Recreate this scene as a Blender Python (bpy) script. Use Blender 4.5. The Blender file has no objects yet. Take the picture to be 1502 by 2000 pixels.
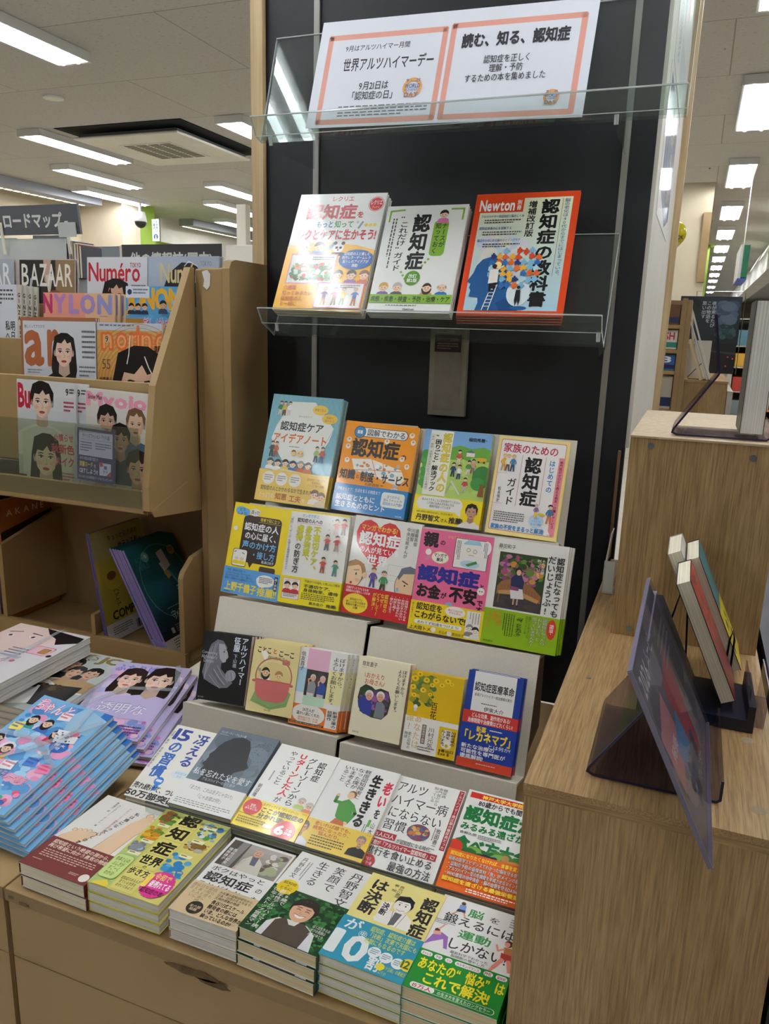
import bpy, math, random
from mathutils import Matrix, Vector
from mathutils.geometry import tessellate_polygon

# ------------------------------------------------------------------ camera, world, exposure
S = bpy.context.scene
COL = S.collection
FPX = 1517.3
cam_data = bpy.data.cameras.new('camera')
cam_data.sensor_fit = 'VERTICAL'; cam_data.sensor_height = 36.0
cam_data.lens = FPX / 2000 * 36.0
cam_data.clip_start = 0.02; cam_data.clip_end = 200
cam = bpy.data.objects.new('camera', cam_data); COL.objects.link(cam)
YAW, PITCH, ROLL = [math.radians(a) for a in (21.117, -13.491, 1.705)]
cam.matrix_world = Matrix.Translation((0, 0, 1.45)) @ Matrix.Rotation(YAW, 4, 'Z') @ Matrix.Rotation(math.pi/2 + PITCH, 4, 'X') @ Matrix.Rotation(ROLL, 4, 'Z')
S.camera = cam
S.view_settings.view_transform = 'Standard'; S.view_settings.look = 'None'
S.view_settings.gamma = 1.0; S.view_settings.use_curve_mapping = False
S.view_settings.exposure = 0.62
wd = bpy.data.worlds.new('shop_air'); S.world = wd; wd.use_nodes = True
wd.node_tree.nodes['Background'].inputs[0].default_value = (1, .97, .93, 1)
wd.node_tree.nodes['Background'].inputs[1].default_value = 0.15
S.cycles.max_bounces = 8; S.cycles.transparent_max_bounces = 24
S.cycles.caustics_reflective = False; S.cycles.caustics_refractive = False
TUBE = 26.0            # radiance of the fluorescent tubes
CEIL = 2.95

# ------------------------------------------------------------------ colours and materials
def lin(c):
    c = c.lstrip('#')
    if len(c) == 3: c = ''.join(k*2 for k in c)
    o = []
    for i in (0, 2, 4):
        v = int(c[i:i+2], 16) / 255
        o.append(v/12.92 if v <= .04045 else ((v+.055)/1.055)**2.4)
    return (o[0], o[1], o[2], 1.0)
def mat(name, col='#888', rough=.5, metal=0, coat=0, spec=.5, emit=0):
    m = bpy.data.materials.new(name); m.use_nodes = True
    b = m.node_tree.nodes['Principled BSDF']
    b.inputs['Base Color'].default_value = lin(col)
    b.inputs['Roughness'].default_value = rough
    b.inputs['Metallic'].default_value = metal
    b.inputs['Coat Weight'].default_value = coat
    b.inputs['Coat Roughness'].default_value = .06
    b.inputs['Specular IOR Level'].default_value = spec
    if emit:
        b.inputs['Emission Color'].default_value = lin(col)
        b.inputs['Emission Strength'].default_value = emit
    return m
def nodes(m):
    nt = m.node_tree
    return nt, nt.nodes['Principled BSDF'], nt.nodes.new, nt.links.new
def noise_mat(name, c0, c1, scale=(1, 1, 1), ns=8, detail=6, rough=.5, bump=0, lo=.35, hi=.65, coat=0):
    """two colours mixed by stretched noise in object space"""
    m = mat(name, c0, rough, coat=coat); nt, b, N, Lk = nodes(m)
    tc = N('ShaderNodeTexCoord'); mp = N('ShaderNodeMapping'); mp.inputs['Scale'].default_value = scale
    nz = N('ShaderNodeTexNoise'); nz.inputs['Scale'].default_value = ns; nz.inputs['Detail'].default_value = detail
    cr = N('ShaderNodeValToRGB'); e = cr.color_ramp.elements
    e[0].position = lo; e[0].color = lin(c0); e[1].position = hi; e[1].color = lin(c1)
    Lk(tc.outputs['Object'], mp.inputs[0]); Lk(mp.outputs[0], nz.inputs['Vector'])
    Lk(nz.outputs[0], cr.inputs[0]); Lk(cr.outputs[0], b.inputs['Base Color'])
    if bump:
        bp = N('ShaderNodeBump'); bp.inputs['Strength'].default_value = bump; bp.inputs['Distance'].default_value = .002
        Lk(nz.outputs[0], bp.inputs['Height']); Lk(bp.outputs[0], b.inputs['Normal'])
    return m
def oak_mat(name, axis):
    """oak laminate: fine fibres plus slow figure running along one axis"""
    m = mat(name, '#b08c5c', .48); nt, b, N, Lk = nodes(m)
    tc = N('ShaderNodeTexCoord')
    def nz(scale, sc, det, dist=0):
        mp = N('ShaderNodeMapping'); mp.inputs['Scale'].default_value = scale
        n = N('ShaderNodeTexNoise'); n.inputs['Scale'].default_value = sc; n.inputs['Detail'].default_value = det
        n.inputs['Distortion'].default_value = dist
        Lk(tc.outputs['Object'], mp.inputs[0]); Lk(mp.outputs[0], n.inputs['Vector']); return n
    st = [1, 1, 1]; st['xyz'.index(axis)] = .035
    st2 = [1, 1, 1]; st2['xyz'.index(axis)] = .12
    n1 = nz(st, 520, 4, .25); n2 = nz(st2, 18, 4, .5)
    c1 = N('ShaderNodeValToRGB'); e = c1.color_ramp.elements
    e[0].position = .32; e[0].color = lin('#92754c'); e[1].position = .62; e[1].color = lin('#b99a6b')
    c2 = N('ShaderNodeValToRGB'); e = c2.color_ramp.elements
    e[0].position = .33; e[0].color = lin('#e4dcd2'); e[1].position = .62; e[1].color = (1, 1, 1, 1)
    mx = N('ShaderNodeMixRGB'); mx.blend_type = 'MULTIPLY'; mx.inputs[0].default_value = 1
    Lk(n1.outputs[0], c1.inputs[0]); Lk(n2.outputs[0], c2.inputs[0])
    Lk(c1.outputs[0], mx.inputs[1]); Lk(c2.outputs[0], mx.inputs[2]); Lk(mx.outputs[0], b.inputs['Base Color'])
    bp = N('ShaderNodeBump'); bp.inputs['Strength'].default_value = .25; bp.inputs['Distance'].default_value = .001
    Lk(n1.outputs[0], bp.inputs['Height']); Lk(bp.outputs[0], b.inputs['Normal'])
    return m
def print_mat(name, rough, coat):
    m = mat(name, '#fff', rough, coat=coat); nt, b, N, Lk = nodes(m)
    a = N('ShaderNodeAttribute'); a.attribute_name = 'Col'
    Lk(a.outputs['Color'], b.inputs['Base Color']); return m
def page_mat(name, c0, c1):
    """cut edge of a book block: many thin leaves"""
    m = mat(name, c1, .8, spec=.2); nt, b, N, Lk = nodes(m)
    tc = N('ShaderNodeTexCoord'); mp = N('ShaderNodeMapping'); mp.inputs['Scale'].default_value = (2, 2, 900)
    nz = N('ShaderNodeTexNoise'); nz.inputs['Scale'].default_value = 1.0; nz.inputs['Detail'].default_value = 3
    cr = N('ShaderNodeValToRGB'); e = cr.color_ramp.elements
    e[0].position = .3; e[0].color = lin(c0); e[1].position = .6; e[1].color = lin(c1)
    Lk(tc.outputs['Object'], mp.inputs[0]); Lk(mp.outputs[0], nz.inputs['Vector'])
    Lk(nz.outputs[0], cr.inputs[0]); Lk(cr.outputs[0], b.inputs['Base Color']); return m
def clear_mat(name, tint, gloss=1.0, rough=.02, body=0.0, bodycol='#fff'):
    """thin clear plastic: tinted transmission plus Fresnel reflection, optional haze"""
    m = bpy.data.materials.new(name); m.use_nodes = True; nt = m.node_tree; nt.nodes.clear(); N = nt.nodes.new; Lk = nt.links.new
    out = N('ShaderNodeOutputMaterial'); tr = N('ShaderNodeBsdfTransparent'); tr.inputs[0].default_value = lin(tint)
    gl = N('ShaderNodeBsdfGlossy'); gl.inputs[0].default_value = (1, 1, 1, 1); gl.inputs['Roughness'].default_value = rough
    fr = N('ShaderNodeFresnel'); fr.inputs[0].default_value = 1.45
    mu = N('ShaderNodeMath'); mu.operation = 'MULTIPLY'; mu.inputs[1].default_value = gloss
    geo = N('ShaderNodeNewGeometry'); inv = N('ShaderNodeMath'); inv.operation = 'SUBTRACT'; inv.inputs[0].default_value = gloss
    Lk(geo.outputs['Backfacing'], inv.inputs[1]); inv.use_clamp = True; Lk(inv.outputs[0], mu.inputs[1])   # reflect at the entry face only
    mx = N('ShaderNodeMixShader'); Lk(fr.outputs[0], mu.inputs[0]); Lk(mu.outputs[0], mx.inputs[0])
    src = tr.outputs[0]
    if body:
        df = N('ShaderNodeBsdfDiffuse'); df.inputs[0].default_value = lin(bodycol)
        m2 = N('ShaderNodeMixShader'); m2.inputs[0].default_value = body
        Lk(tr.outputs[0], m2.inputs[1]); Lk(df.outputs[0], m2.inputs[2]); src = m2.outputs[0]
    Lk(src, mx.inputs[1]); Lk(gl.outputs[0], mx.inputs[2]); Lk(mx.outputs[0], out.inputs[0]); return m

GLOSS = print_mat('coated_print', .28, .32)
SATIN = print_mat('satin_print', .42, .12)
MATTE = print_mat('paper_print', .6, 0)
PAGE = page_mat('leaf_edges_cream', '#cdc4a8', '#efe8d2')
PAGEW = page_mat('leaf_edges_white', '#c4c2ba', '#ecebe4')
PAGEB = page_mat('leaf_edges_buff', '#c4b48c', '#ead9b2')
OAKZ, OAKY, OAKX = oak_mat('oak_upright_grain', 'z'), oak_mat('oak_deep_grain', 'y'), oak_mat('oak_cross_grain', 'x')
BROWN = noise_mat('tan_laminate', '#a4875a', '#af9262', (1, 1, 1), 3, 5, .5, lo=.3, hi=.7)
BROWND = noise_mat('tan_laminate_edge', '#8d734b', '#987d55', (1, 1, 1), 5, 5, .5)
SCUFF = noise_mat('worn_chipboard', '#5b4528', '#75603c', (1, 1, 1), 60, 5, .8)
CARD = noise_mat('speckled_card', '#cdc7b7', '#dcd7ca', (1, 1, 1), 900, 2, .75, lo=.3, hi=.6)
CARDB = mat('raw_card', '#8a6a48', .8)
BLACK = noise_mat('black_panel_paint', '#131519', '#1b1d21', (1, 1, 1), 6, 5, .55)
PALEWOOD = noise_mat('pale_wood_edge', '#b59a70', '#cdb489', (30, 30, 1.2), 3, 5, .5)
STEEL = mat('upright_steel', '#96958e', .45, .35)
DARKSLOT = mat('slot_shadow_gap', '#08080a', .9)
GREYMET = noise_mat('grey_label_plate', '#8d8475', '#9c9383', (1, 1, 1), 20, 4, .45)
WHITE = noise_mat('white_board', '#d9d5c8', '#e4e0d4', (1, 1, 1), 3, 3, .6)
CREAM = noise_mat('cream_wall_paint', '#bdb196', '#c6baa0', (1, 1, 1), 2, 3, .7)
GREEN = noise_mat('leaf_green_wall_paint', '#8fae3c', '#9cba48', (1, 1, 1), 2, 3, .7)
ACRY = clear_mat('clear_acrylic', '#eef3f1', 1.0, .02, .022)
ACRYE = clear_mat('clear_acrylic_cut_edge', '#c9d4d2', 1.0, .1, .6, '#f2f7f6')
SMOKE = clear_mat('purple_grey_acrylic', '#d6d1d4', .7, .04, .03, '#b7b0b8')
SMOKEE = mat('purple_acrylic_cut_edge', '#24203f', .3)
SMOKEL = mat('frosted_acrylic_cut_edge', '#8d8aa6', .35)
FILM = clear_mat('clear_wrapping_film', '#f4f7fa', 1.0, .1, .16, '#eef3f6')
WIRE = mat('black_wire', '#15130f', .4, .6)
CHROME = mat('chrome_rod', '#c9c9c9', .2, 1)
NAVY = mat('navy_plastic', '#14182c', .4)
PLASTW = mat('white_plastic', '#e8e8e4', .4)
DARKP = mat('dark_plastic', '#1a1a1c', .3)
LAMP = mat('lit_tube', '#f6f9ff', .5, emit=TUBE)
LED = mat('lit_led', '#fff6e0', .5, emit=2)
REFL = mat('fixture_reflector', '#d9dad6', .45)
CEILM = None

# ------------------------------------------------------------------ mesh helpers
class MB:
    def __init__(s): s.v = []; s.f = []; s.m = []; s.k = 0
    def add(s, vs, fs):
        o = len(s.v); s.v += [tuple(p) for p in vs]; s.f += [tuple(i+o for i in f) for f in fs]; s.m += [s.k]*len(fs); return s
    def box(s, x0, x1, y0, y1, z0, z1):
        return s.add([(x0,y0,z0),(x1,y0,z0),(x1,y1,z0),(x0,y1,z0),(x0,y0,z1),(x1,y0,z1),(x1,y1,z1),(x0,y1,z1)],
                     [(3,2,1,0),(4,5,6,7),(0,1,5,4),(1,2,6,5),(2,3,7,6),(3,0,4,7)])
    def prism(s, pts, a, b, axis='x'):
        """closed outline swept along an axis"""
        def P(u, v, t): return {'x': (t,u,v), 'y': (u,t,v), 'z': (u,v,t)}[axis]
        n = len(pts); vs = [P(u,v,a) for u,v in pts] + [P(u,v,b) for u,v in pts]
        fs = [(i,(i+1)%n,n+(i+1)%n,n+i) for i in range(n)]
        for t in tessellate_polygon([[Vector((u,v,0)) for u,v in pts]]):
            fs.append(tuple(t)); fs.append(tuple(n+i for i in reversed(t)))
        return s.add(vs, fs)
    def sheet(s, pts, a, b, th, axis='x'):
        """open folded sheet of thickness th following a profile"""
        n = len(pts); L = []; Rr = []
        for i in range(n):
            d0 = Vector(pts[i]) - Vector(pts[i-1]) if i else None
            d1 = Vector(pts[i+1]) - Vector(pts[i]) if i < n-1 else None
            ds = [d.normalized() for d in (d0, d1) if d is not None]
            nn = sum((Vector((-d.y, d.x)) for d in ds), Vector((0,0))); nn.normalize()
            k = 1 / max(.4, nn.dot(Vector((-ds[0].y, ds[0].x))))
            L.append(Vector(pts[i])); Rr.append(Vector(pts[i]) - nn*th*k)
        def P(p, t): return {'x': (t,p.x,p.y), 'y': (p.x,t,p.y), 'z': (p.x,p.y,t)}[axis]
        vs = [P(p,a) for p in L]+[P(p,a) for p in Rr]+[P(p,b) for p in L]+[P(p,b) for p in Rr]; fs = []
        for i in range(n-1):
            fs += [(i,i+1,2*n+i+1,2*n+i),(n+i+1,n+i,3*n+i,3*n+i+1),(i+1,i,n+i,n+i+1),(2*n+i,2*n+i+1,3*n+i+1,3*n+i)]
        fs += [(0,2*n,3*n,n),(n-1,2*n-1,4*n-1,3*n-1)]
        return s.add(vs, fs)
    def cyl(s, p, q, r, n=12, r2=None):
        p = Vector(p); q = Vector(q); d = (q-p).normalized(); a = d.orthogonal().normalized(); b = d.cross(a); r2 = r if r2 is None else r2
        vs = []
        for (c, rr) in ((p, r), (q, r2)):
            vs += [c + a*rr*math.cos(2*math.pi*i/n) + b*rr*math.sin(2*math.pi*i/n) for i in range(n)]
        return s.add(vs, [(i,(i+1)%n,n+(i+1)%n,n+i) for i in range(n)] + [tuple(reversed(range(n))), tuple(range(n,2*n))])
    def tube(s, pts, r, n=8):
        pts = [Vector(p) for p in pts]; rings = []; a = None
        for i, p in enumerate(pts):
            d = (pts[min(i+1,len(pts)-1)] - pts[max(i-1,0)]).normalized()
            a = d.orthogonal().normalized() if a is None else (a - d*a.dot(d)).normalized()
            b = d.cross(a); rings.append([p + a*r*math.cos(2*math.pi*k/n) + b*r*math.sin(2*math.pi*k/n) for k in range(n)])
        vs = [v for g in rings for v in g]; fs = []
        for i in range(len(rings)-1):
            fs += [(i*n+k, i*n+(k+1)%n, (i+1)*n+(k+1)%n, (i+1)*n+k) for k in range(n)]
        fs += [tuple(reversed(range(n))), tuple(range(len(vs)-n, len(vs)))]
        return s.add(vs, fs)
    def ball(s, c, rx, ry, rz, nu=16, nv=10, cut=-1):
        vs = []; fs = []
        for j in range(nv+1):
            t = math.pi*j/nv
            for i in range(nu):
                a = 2*math.pi*i/nu; vs.append((c[0]+rx*math.sin(t)*math.cos(a), c[1]+ry*math.sin(t)*math.sin(a), c[2]+rz*math.cos(t)))
        for j in range(nv):
            for i in range(nu): fs.append((j*nu+i, (j+1)*nu+i, (j+1)*nu+(i+1)%nu, j*nu+(i+1)%nu))
        return s.add(vs, fs)
    def build(s, name, m, parent=None, world=False, bevel=0):
        me = bpy.data.meshes.new(name)
        vs = s.v
        if parent is not None and not world:
            M = parent.matrix_basis.inverted(); vs = [tuple(M @ Vector(p)) for p in s.v]
        me.from_pydata(vs, [], s.f); me.update()
        for k in (m if isinstance(m, (list, tuple)) else [m]): me.materials.append(k)
        if isinstance(m, (list, tuple)): me.polygons.foreach_set('material_index', s.m)
        o = bpy.data.objects.new(name, me); COL.objects.link(o)
        if parent is not None: o.parent = parent
        if bevel:
            bv = o.modifiers.new('bevel', 'BEVEL'); bv.width = bevel; bv.segments = 2; bv.limit_method = 'ANGLE'
        return o
def smooth(o):
    for p in o.data.polygons: p.use_smooth = True
    return o
def tag(o, label=None, cat=None, group=None, kind=None):
    for k, v in (('label', label), ('category', cat), ('group', group), ('kind', kind)):
        if v: o[k] = v
    return o
def thing(name, label, cat, loc=(0,0,0), group=None, M=None):
    o = bpy.data.objects.new(name, None); COL.objects.link(o); o.empty_display_size = .05
    if M is not None: o.matrix_basis = M
    else: o.location = loc; o.matrix_basis = Matrix.Translation(loc)
    return tag(o, label, cat, group)
def struct(name, mb, m): return tag(mb.build(name, m), kind='structure')
def copy_thing(src, M, label, group=None):
    r = src.copy(); COL.objects.link(r); r.matrix_basis = M; r['label'] = label
    if group: r['group'] = group
    for ch in list(src.children):
        c = ch.copy(); COL.objects.link(c); c.parent = r
        for g in list(ch.children):
            d = g.copy(); COL.objects.link(d); d.parent = c
    return r
def frame(p, th=90, spin=0, face='y'):
    """placement of a flat thing: origin p, leaning th degrees from upright, turned spin in its own plane"""
    t = math.radians(th); s = math.radians(spin)
    if face == 'y': X = Vector((1,0,0)); Y = Vector((0, math.sin(t), math.cos(t)))
    else: X = Vector((0,1,0)); Y = Vector((-math.sin(t), 0, math.cos(t)))
    X2 = X*math.cos(s) + Y*math.sin(s); Y2 = -X*math.sin(s) + Y*math.cos(s); Z = X2.cross(Y2)
    return Matrix(((X2.x,Y2.x,Z.x,p[0]),(X2.y,Y2.y,Z.y,p[1]),(X2.z,Y2.z,Z.z,p[2]),(0,0,0,1)))

# ------------------------------------------------------------------ lettering and printed art
_gl = {}
def glyph(ch, bold=0):
    k = ch
    if k in _gl: return _gl[k]
    cu = bpy.data.curves.new('g', 'FONT'); cu.body = ch; cu.resolution_u = 2; cu.fill_mode = 'FRONT'
    ob = bpy.data.objects.new('g', cu); me = bpy.data.meshes.new_from_object(ob)
    me.calc_loop_triangles()
    vs = [(v.co.x, v.co.y) for v in me.vertices]; fs = [tuple(t.vertices) for t in me.loop_triangles]
    bpy.data.objects.remove(ob); bpy.data.curves.remove(cu); bpy.data.meshes.remove(me)
    if not vs: r = ([], [], .35)
    else:
        x1 = max(v[0] for v in vs); x0 = min(v[0] for v in vs)
        if ord(ch) > 0x2000: adv = 1.0
        else: vs = [(a-x0, b) for a, b in vs]; adv = x1 - x0 + .09
        r = (vs, fs, adv)
    _gl[k] = r; return r
def wide(ch): return ord(ch) > 0x2000
def strikes(b):
    if b <= 0: return [(0, 0)]
    if b < .012: return [(-b, 0), (b, 0)]
    k = b*.72
    return [(0, 0), (b, 0), (-b, 0), (0, b), (0, -b)] + ([(k, k), (-k, k), (k, -k), (-k, -k)] if b > .024 else [])

class Art:
    """print on a flat sheet; x,y in percent from the top-left corner"""
    def __init__(s, w, h, z0=.0002, ys=1.0): s.ys = ys; s.w = w; s.h = h; s.z = z0; s.v = []; s.f = []; s.c = []; s.lz = z0
    def xy(s, x, y): return (x/100*s.w, (1-y*s.ys/100)*s.h)
    def _add(s, pts, fs, col):
        if any(x < -1e-6 or y < -1e-6 or x > s.w+1e-6 or y > s.h+1e-6 for x, y in pts):
            for f in fs:
                q = [pts[i] for i in f]
                for ax, lim, sg in ((0, 0, 1), (0, s.w, -1), (1, 0, 1), (1, s.h, -1)):
                    r = []
                    for i in range(len(q)):
                        a, b = q[i-1], q[i]; da = (a[ax]-lim)*sg; db = (b[ax]-lim)*sg
                        if (da >= 0) != (db >= 0):
                            t = da/(da-db); r.append((a[0]+(b[0]-a[0])*t, a[1]+(b[1]-a[1])*t))
                        if db >= 0: r.append(b)
                    q = r
                    if not q: break
                if len(q) > 2:
                    o = len(s.v); s.v += [(x, y, s.lz) for x, y in q]; s.c += [lin(col)]*len(q); s.f.append(tuple(range(o, o+len(q))))
            return
        o = len(s.v); s.v += [(x, y, s.lz) for x, y in pts]; c = lin(col); s.c += [c]*len(pts)
        s.f += [tuple(i+o for i in f) for f in fs]
    def up(s): s.lz += .000008
    def r(s, x0, y0, x1, y1, c): s.up(); s._add([s.xy(x0,y1), s.xy(x1,y1), s.xy(x1,y0), s.xy(x0,y0)], [(0,1,2,3)], c)
    def p(s, pts, c):
        s.up(); q = [s.xy(*k) for k in pts]; s._add(q, [tuple(t) for t in tessellate_polygon([[Vector((a,b,0)) for a,b in q]])], c)
    def e(s, cx, cy, rx, c, ry=None, rot=0, n=22):
        """ellipse, both radii in percent of the width"""
        s.up(); ry = rx if ry is None else ry; X, Y = s.xy(cx, cy); k = s.w/100; q = []; a0 = math.radians(rot)
        for i in range(n):
            a = 2*math.pi*i/n; u = rx*k*math.cos(a); v = ry*k*math.sin(a)
            q.append((X+u*math.cos(a0)-v*math.sin(a0), Y+u*math.sin(a0)+v*math.cos(a0)))
        s._add(q, [tuple(range(n))], c)
    def ring(s, cx, cy, r, w, c, n=28, ry=None):
        s.up(); X, Y = s.xy(cx, cy); k = s.w/100; q = []; ry = r if ry is None else ry
        for rr in (0, w):
            q += [(X+(r-rr)*k*math.cos(2*math.pi*i/n), Y+(ry-rr)*k*math.sin(2*math.pi*i/n)) for i in range(n)]
        s._add(q, [(i,(i+1)%n,n+(i+1)%n,n+i) for i in range(n)], c)
    def rr(s, x0, y0, x1, y1, rad, c):
        s.up(); a, b = s.xy(x0, y1); d, e = s.xy(x1, y0); R = min(rad*s.w/100, (d-a)/2, (e-b)/2); q = []
        for cx, cy, st in ((d-R,e-R,0),(a+R,e-R,90),(a+R,b+R,180),(d-R,b+R,270)):
            for i in range(7):
                t = math.radians(st+15*i); q.append((cx+R*math.cos(t), cy+R*math.sin(t)))
        s._add(q, [tuple(range(len(q)))], c)
    def l(s, pts, wd, c):
        """stroke of width wd (percent of width)"""
        s.up(); q = [Vector(s.xy(*k)) for k in pts]; hw = wd*s.w/200
        for a, b in zip(q, q[1:]):
            d = (b-a)
            if d.length < 1e-7: continue
            d.normalize(); n = Vector((-d.y, d.x))*hw; d *= hw*.6
            s._add([tuple(a-n-d), tuple(b-n+d), tuple(b+n+d), tuple(a+n-d)], [(0,1,2,3)], c)
    def box(s, x0, y0, x1, y1, wd, c): s.l([(x0,y0),(x1,y0),(x1,y1),(x0,y1),(x0,y0)], wd, c)
    def grad(s, x0, y0, x1, y1, c0, c1, n=10):
        a = lin(c0); b = lin(c1); s.up()
        for i in range(n):
            t = (i+.5)/n; ya = y0+(y1-y0)*i/n; yb = y0+(y1-y0)*(i+1)/n; o = len(s.v)
            s.v += [(*s.xy(x0,yb), s.lz), (*s.xy(x1,yb), s.lz), (*s.xy(x1,ya), s.lz), (*s.xy(x0,ya), s.lz)]
            s.c += [tuple(a[k]*(1-t)+b[k]*t for k in range(4))]*4; s.f.append((o,o+1,o+2,o+3))
    def t(s, txt, x0, y0, x1, y1, c, b=0.0, al='l'):
        """line(s) of writing fitted into a box"""
        s.up(); lines = txt.split('\n'); nl = len(lines)
        Ws = [sum(glyph(ch, b)[2] for ch in ln) for ln in lines]; W = max(Ws)
        X0, Yb = s.xy(x0, y1); X1, Yt = s.xy(x1, y0); lh = (Yt-Yb)/nl; sx = (X1-X0)/W
        for j, ln in enumerate(lines):
            yb = Yt - lh*(j+1)
            if any(wide(ch) for ch in ln): lo, hi = -.12, .88
            else:
                ys = [v[1] for ch in ln for v in glyph(ch, b)[0]] or [0, 1]; lo, hi = min(ys), max(ys)
            sy = lh*(.94 if nl > 1 else 1)/(hi-lo); x = X0 + (0 if al == 'l' else (W-Ws[j])*sx*(.5 if al == 'c' else 1))
            for ch in ln:
                vs, fs, adv = glyph(ch, b)
                if vs:
                    z0 = s.lz
                    for du, dv in strikes(b): s._add([(x+(u+du)*sx, yb+(v+dv-lo)*sy) for u, v in vs], fs, c); s.lz += .000002
                x += adv*sx
    def vt(s, txt, x0, y0, x1, y1, c, b=0.0):
        """vertical writing, columns from right to left"""
        s.up(); cols = txt.split('\n'); nc = len(cols); n = max(len(k) for k in cols)
        X0, Yb = s.xy(x0, y1); X1, Yt = s.xy(x1, y0); cw = (X1-X0)/nc; chh = (Yt-Yb)/n
        for j, cl in enumerate(cols):
            cx = X1 - cw*(j+.5)
            for i, ch in enumerate(cl):
                vs, fs, adv = glyph(ch, b); cy = Yt - chh*(i+.5); q = []
                for u, v in vs:
                    u -= adv/2 if not wide(ch) else .5; v -= .38
                    if ch in 'ー〜（）「」…―': u, v = v, -u
                    if ch in '、。': u += .55; v += .55
                    if ch in 'っゃゅょッャュョァィ': u += .08; v += .1
                    q.append((cx+u*cw*.96, cy+v*chh))
                if q:
                    z0 = s.lz
                    for du, dv in strikes(b): s._add([(x+du*cw, y+dv*chh) for x, y in q], fs, c); s.lz += .000002
    def g(s, x0, y0, x1, y1, n, c, seed=1, fill=.5):
        """rows of print too small to read"""
        R = random.Random(seed); s.up()
        for j in range(n):
            ya = y0+(y1-y0)*j/n; yb = ya+(y1-y0)/n*fill; x = x0; end = x1 if j < n-1 else x0+(x1-x0)*(.55+.4*R.random())
            while x < end:
                wd = (x1-x0)*(.03+.05*R.random()); e = min(x+wd, end)
                s._add([s.xy(x,yb), s.xy(e,yb), s.xy(e,ya), s.xy(x,ya)], [(0,1,2,3)], c); x = e+(x1-x0)*.018
    def gv(s, x0, y0, x1, y1, n, c, seed=1, fill=.5):
        R = random.Random(seed); s.up()
        for j in range(n):
            xb = x1-(x1-x0)*j/n; xa = xb-(x1-x0)/n*fill; y = y0; end = y1 if j < n-1 else y0+(y1-y0)*(.5+.4*R.random())
            while y < end:
                wd = (y1-y0)*(.03+.05*R.random()); e = min(y+wd, end)
                s._add([s.xy(xa,e), s.xy(xb,e), s.xy(xb,y), s.xy(xa,y)], [(0,1,2,3)], c); y = e+(y1-y0)*.018
    def blobs(s, x0, y0, x1, y1, n, r, cols, seed=1):
        R = random.Random(seed); ar = s.w/s.h
        for i in range(n):
            q = r*(.5+R.random()); qx = min(q, (x1-x0)/2); qy = min(q, (y1-y0)/2/ar); s.lz -= .000006
            s.e(x0+qx+(x1-x0-2*qx)*R.random(), y0+qy*ar+(y1-y0-2*qy*ar)*R.random(), qx, R.choice(cols), qy*(.6+.4*R.random()), 180*R.random()*0, 9)
        s.lz += .00003
    # --- drawn people
    def head(s, cx, cy, r, hair='#3a2a20', skin='#f2cfae', kind='short', glasses=False):
        ar = s.w/s.h
        if kind == 'long': s.e(cx, cy+.35*r*ar, r*1.12, hair, r*1.4)
        elif kind != 'bald': s.e(cx, cy-.15*r*ar, r*1.08, hair, r*1.05)
        s.e(cx-r*.9, cy+.1*r*ar, r*.2, skin); s.e(cx+r*.9, cy+.1*r*ar, r*.2, skin)
        s.e(cx, cy+.12*r*ar, r*.88, skin, r*.92)
        if kind == 'bald':
            s.e(cx-r*.82, cy-.1*r*ar, r*.2, hair, r*.35); s.e(cx+r*.82, cy-.1*r*ar, r*.2, hair, r*.35)
        else: s.p([(cx-r*.9,cy-.05*r*ar),(cx-r*.6,cy-.85*r*ar),(cx,cy-1.05*r*ar),(cx+r*.6,cy-.85*r*ar),(cx+r*.9,cy-.05*r*ar),(cx+r*.35,cy-.45*r*ar),(cx-r*.3,cy-.3*r*ar)], hair)
        for k in (-1, 1):
            s.e(cx+k*r*.33, cy+.12*r*ar, r*.1, '#3a2a22', r*.13); s.e(cx+k*r*.5, cy+.42*r*ar, r*.16, '#eea893', r*.1)
            if glasses: s.ring(cx+k*r*.33, cy+.12*r*ar, r*.3, r*.07, '#444')
        s.l([(cx-r*.25,cy+.58*r*ar),(cx,cy+.68*r*ar),(cx+r*.25,cy+.58*r*ar)], r*.1, '#b04a3c')
    def bust(s, cx, cy, r, shirt, hair='#3a2a20', skin='#f2cfae', kind='short', glasses=False):
        ar = s.w/s.h
        s.p([(cx-r*1.5,cy+2.3*r*ar),(cx-r*1.25,cy+1.3*r*ar),(cx-r*.5,cy+.95*r*ar),(cx+r*.5,cy+.95*r*ar),(cx+r*1.25,cy+1.3*r*ar),(cx+r*1.5,cy+2.3*r*ar)], shirt)
        s.head(cx, cy, r, hair, skin, kind, glasses)
    def fig(s, cx, top, H, shirt, pants, hair='#3a2a20', skin='#f2cfae', kind='short', arm=0, walk=.3):
        """little standing figure, top and height in percent of the sheet"""
        ar = s.w/s.h; u = H/100; r = 14*u/ar*.8; Y = lambda k: top+H*k
        wx = 22*u/ar
        s.p([(cx-wx*.42,Y(.55)),(cx+wx*.42,Y(.55)),(cx+wx*(.3+walk),Y(.98)),(cx+wx*walk*.6,Y(.98)),(cx,Y(.68)),(cx-wx*walk*.7,Y(.98)),(cx-wx*(.35+walk),Y(.98))], pants)
        for k in (-1, 1): s.l([(cx+k*wx*.4,Y(.32)),(cx+k*wx*(.75+.2*arm),Y(.47-.1*arm)),(cx+k*wx*(.6+.5*arm),Y(.58-.28*arm))], r*.55, shirt); s.e(cx+k*wx*(.6+.5*arm), Y(.58-.28*arm), r*.3, skin)
        s.p([(cx-wx*.5,Y(.3)),(cx-wx*.2,Y(.26)),(cx+wx*.2,Y(.26)),(cx+wx*.5,Y(.3)),(cx+wx*.45,Y(.6)),(cx-wx*.45,Y(.6))], shirt)
        s.head(cx, Y(.14), r, hair, skin, kind)
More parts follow.
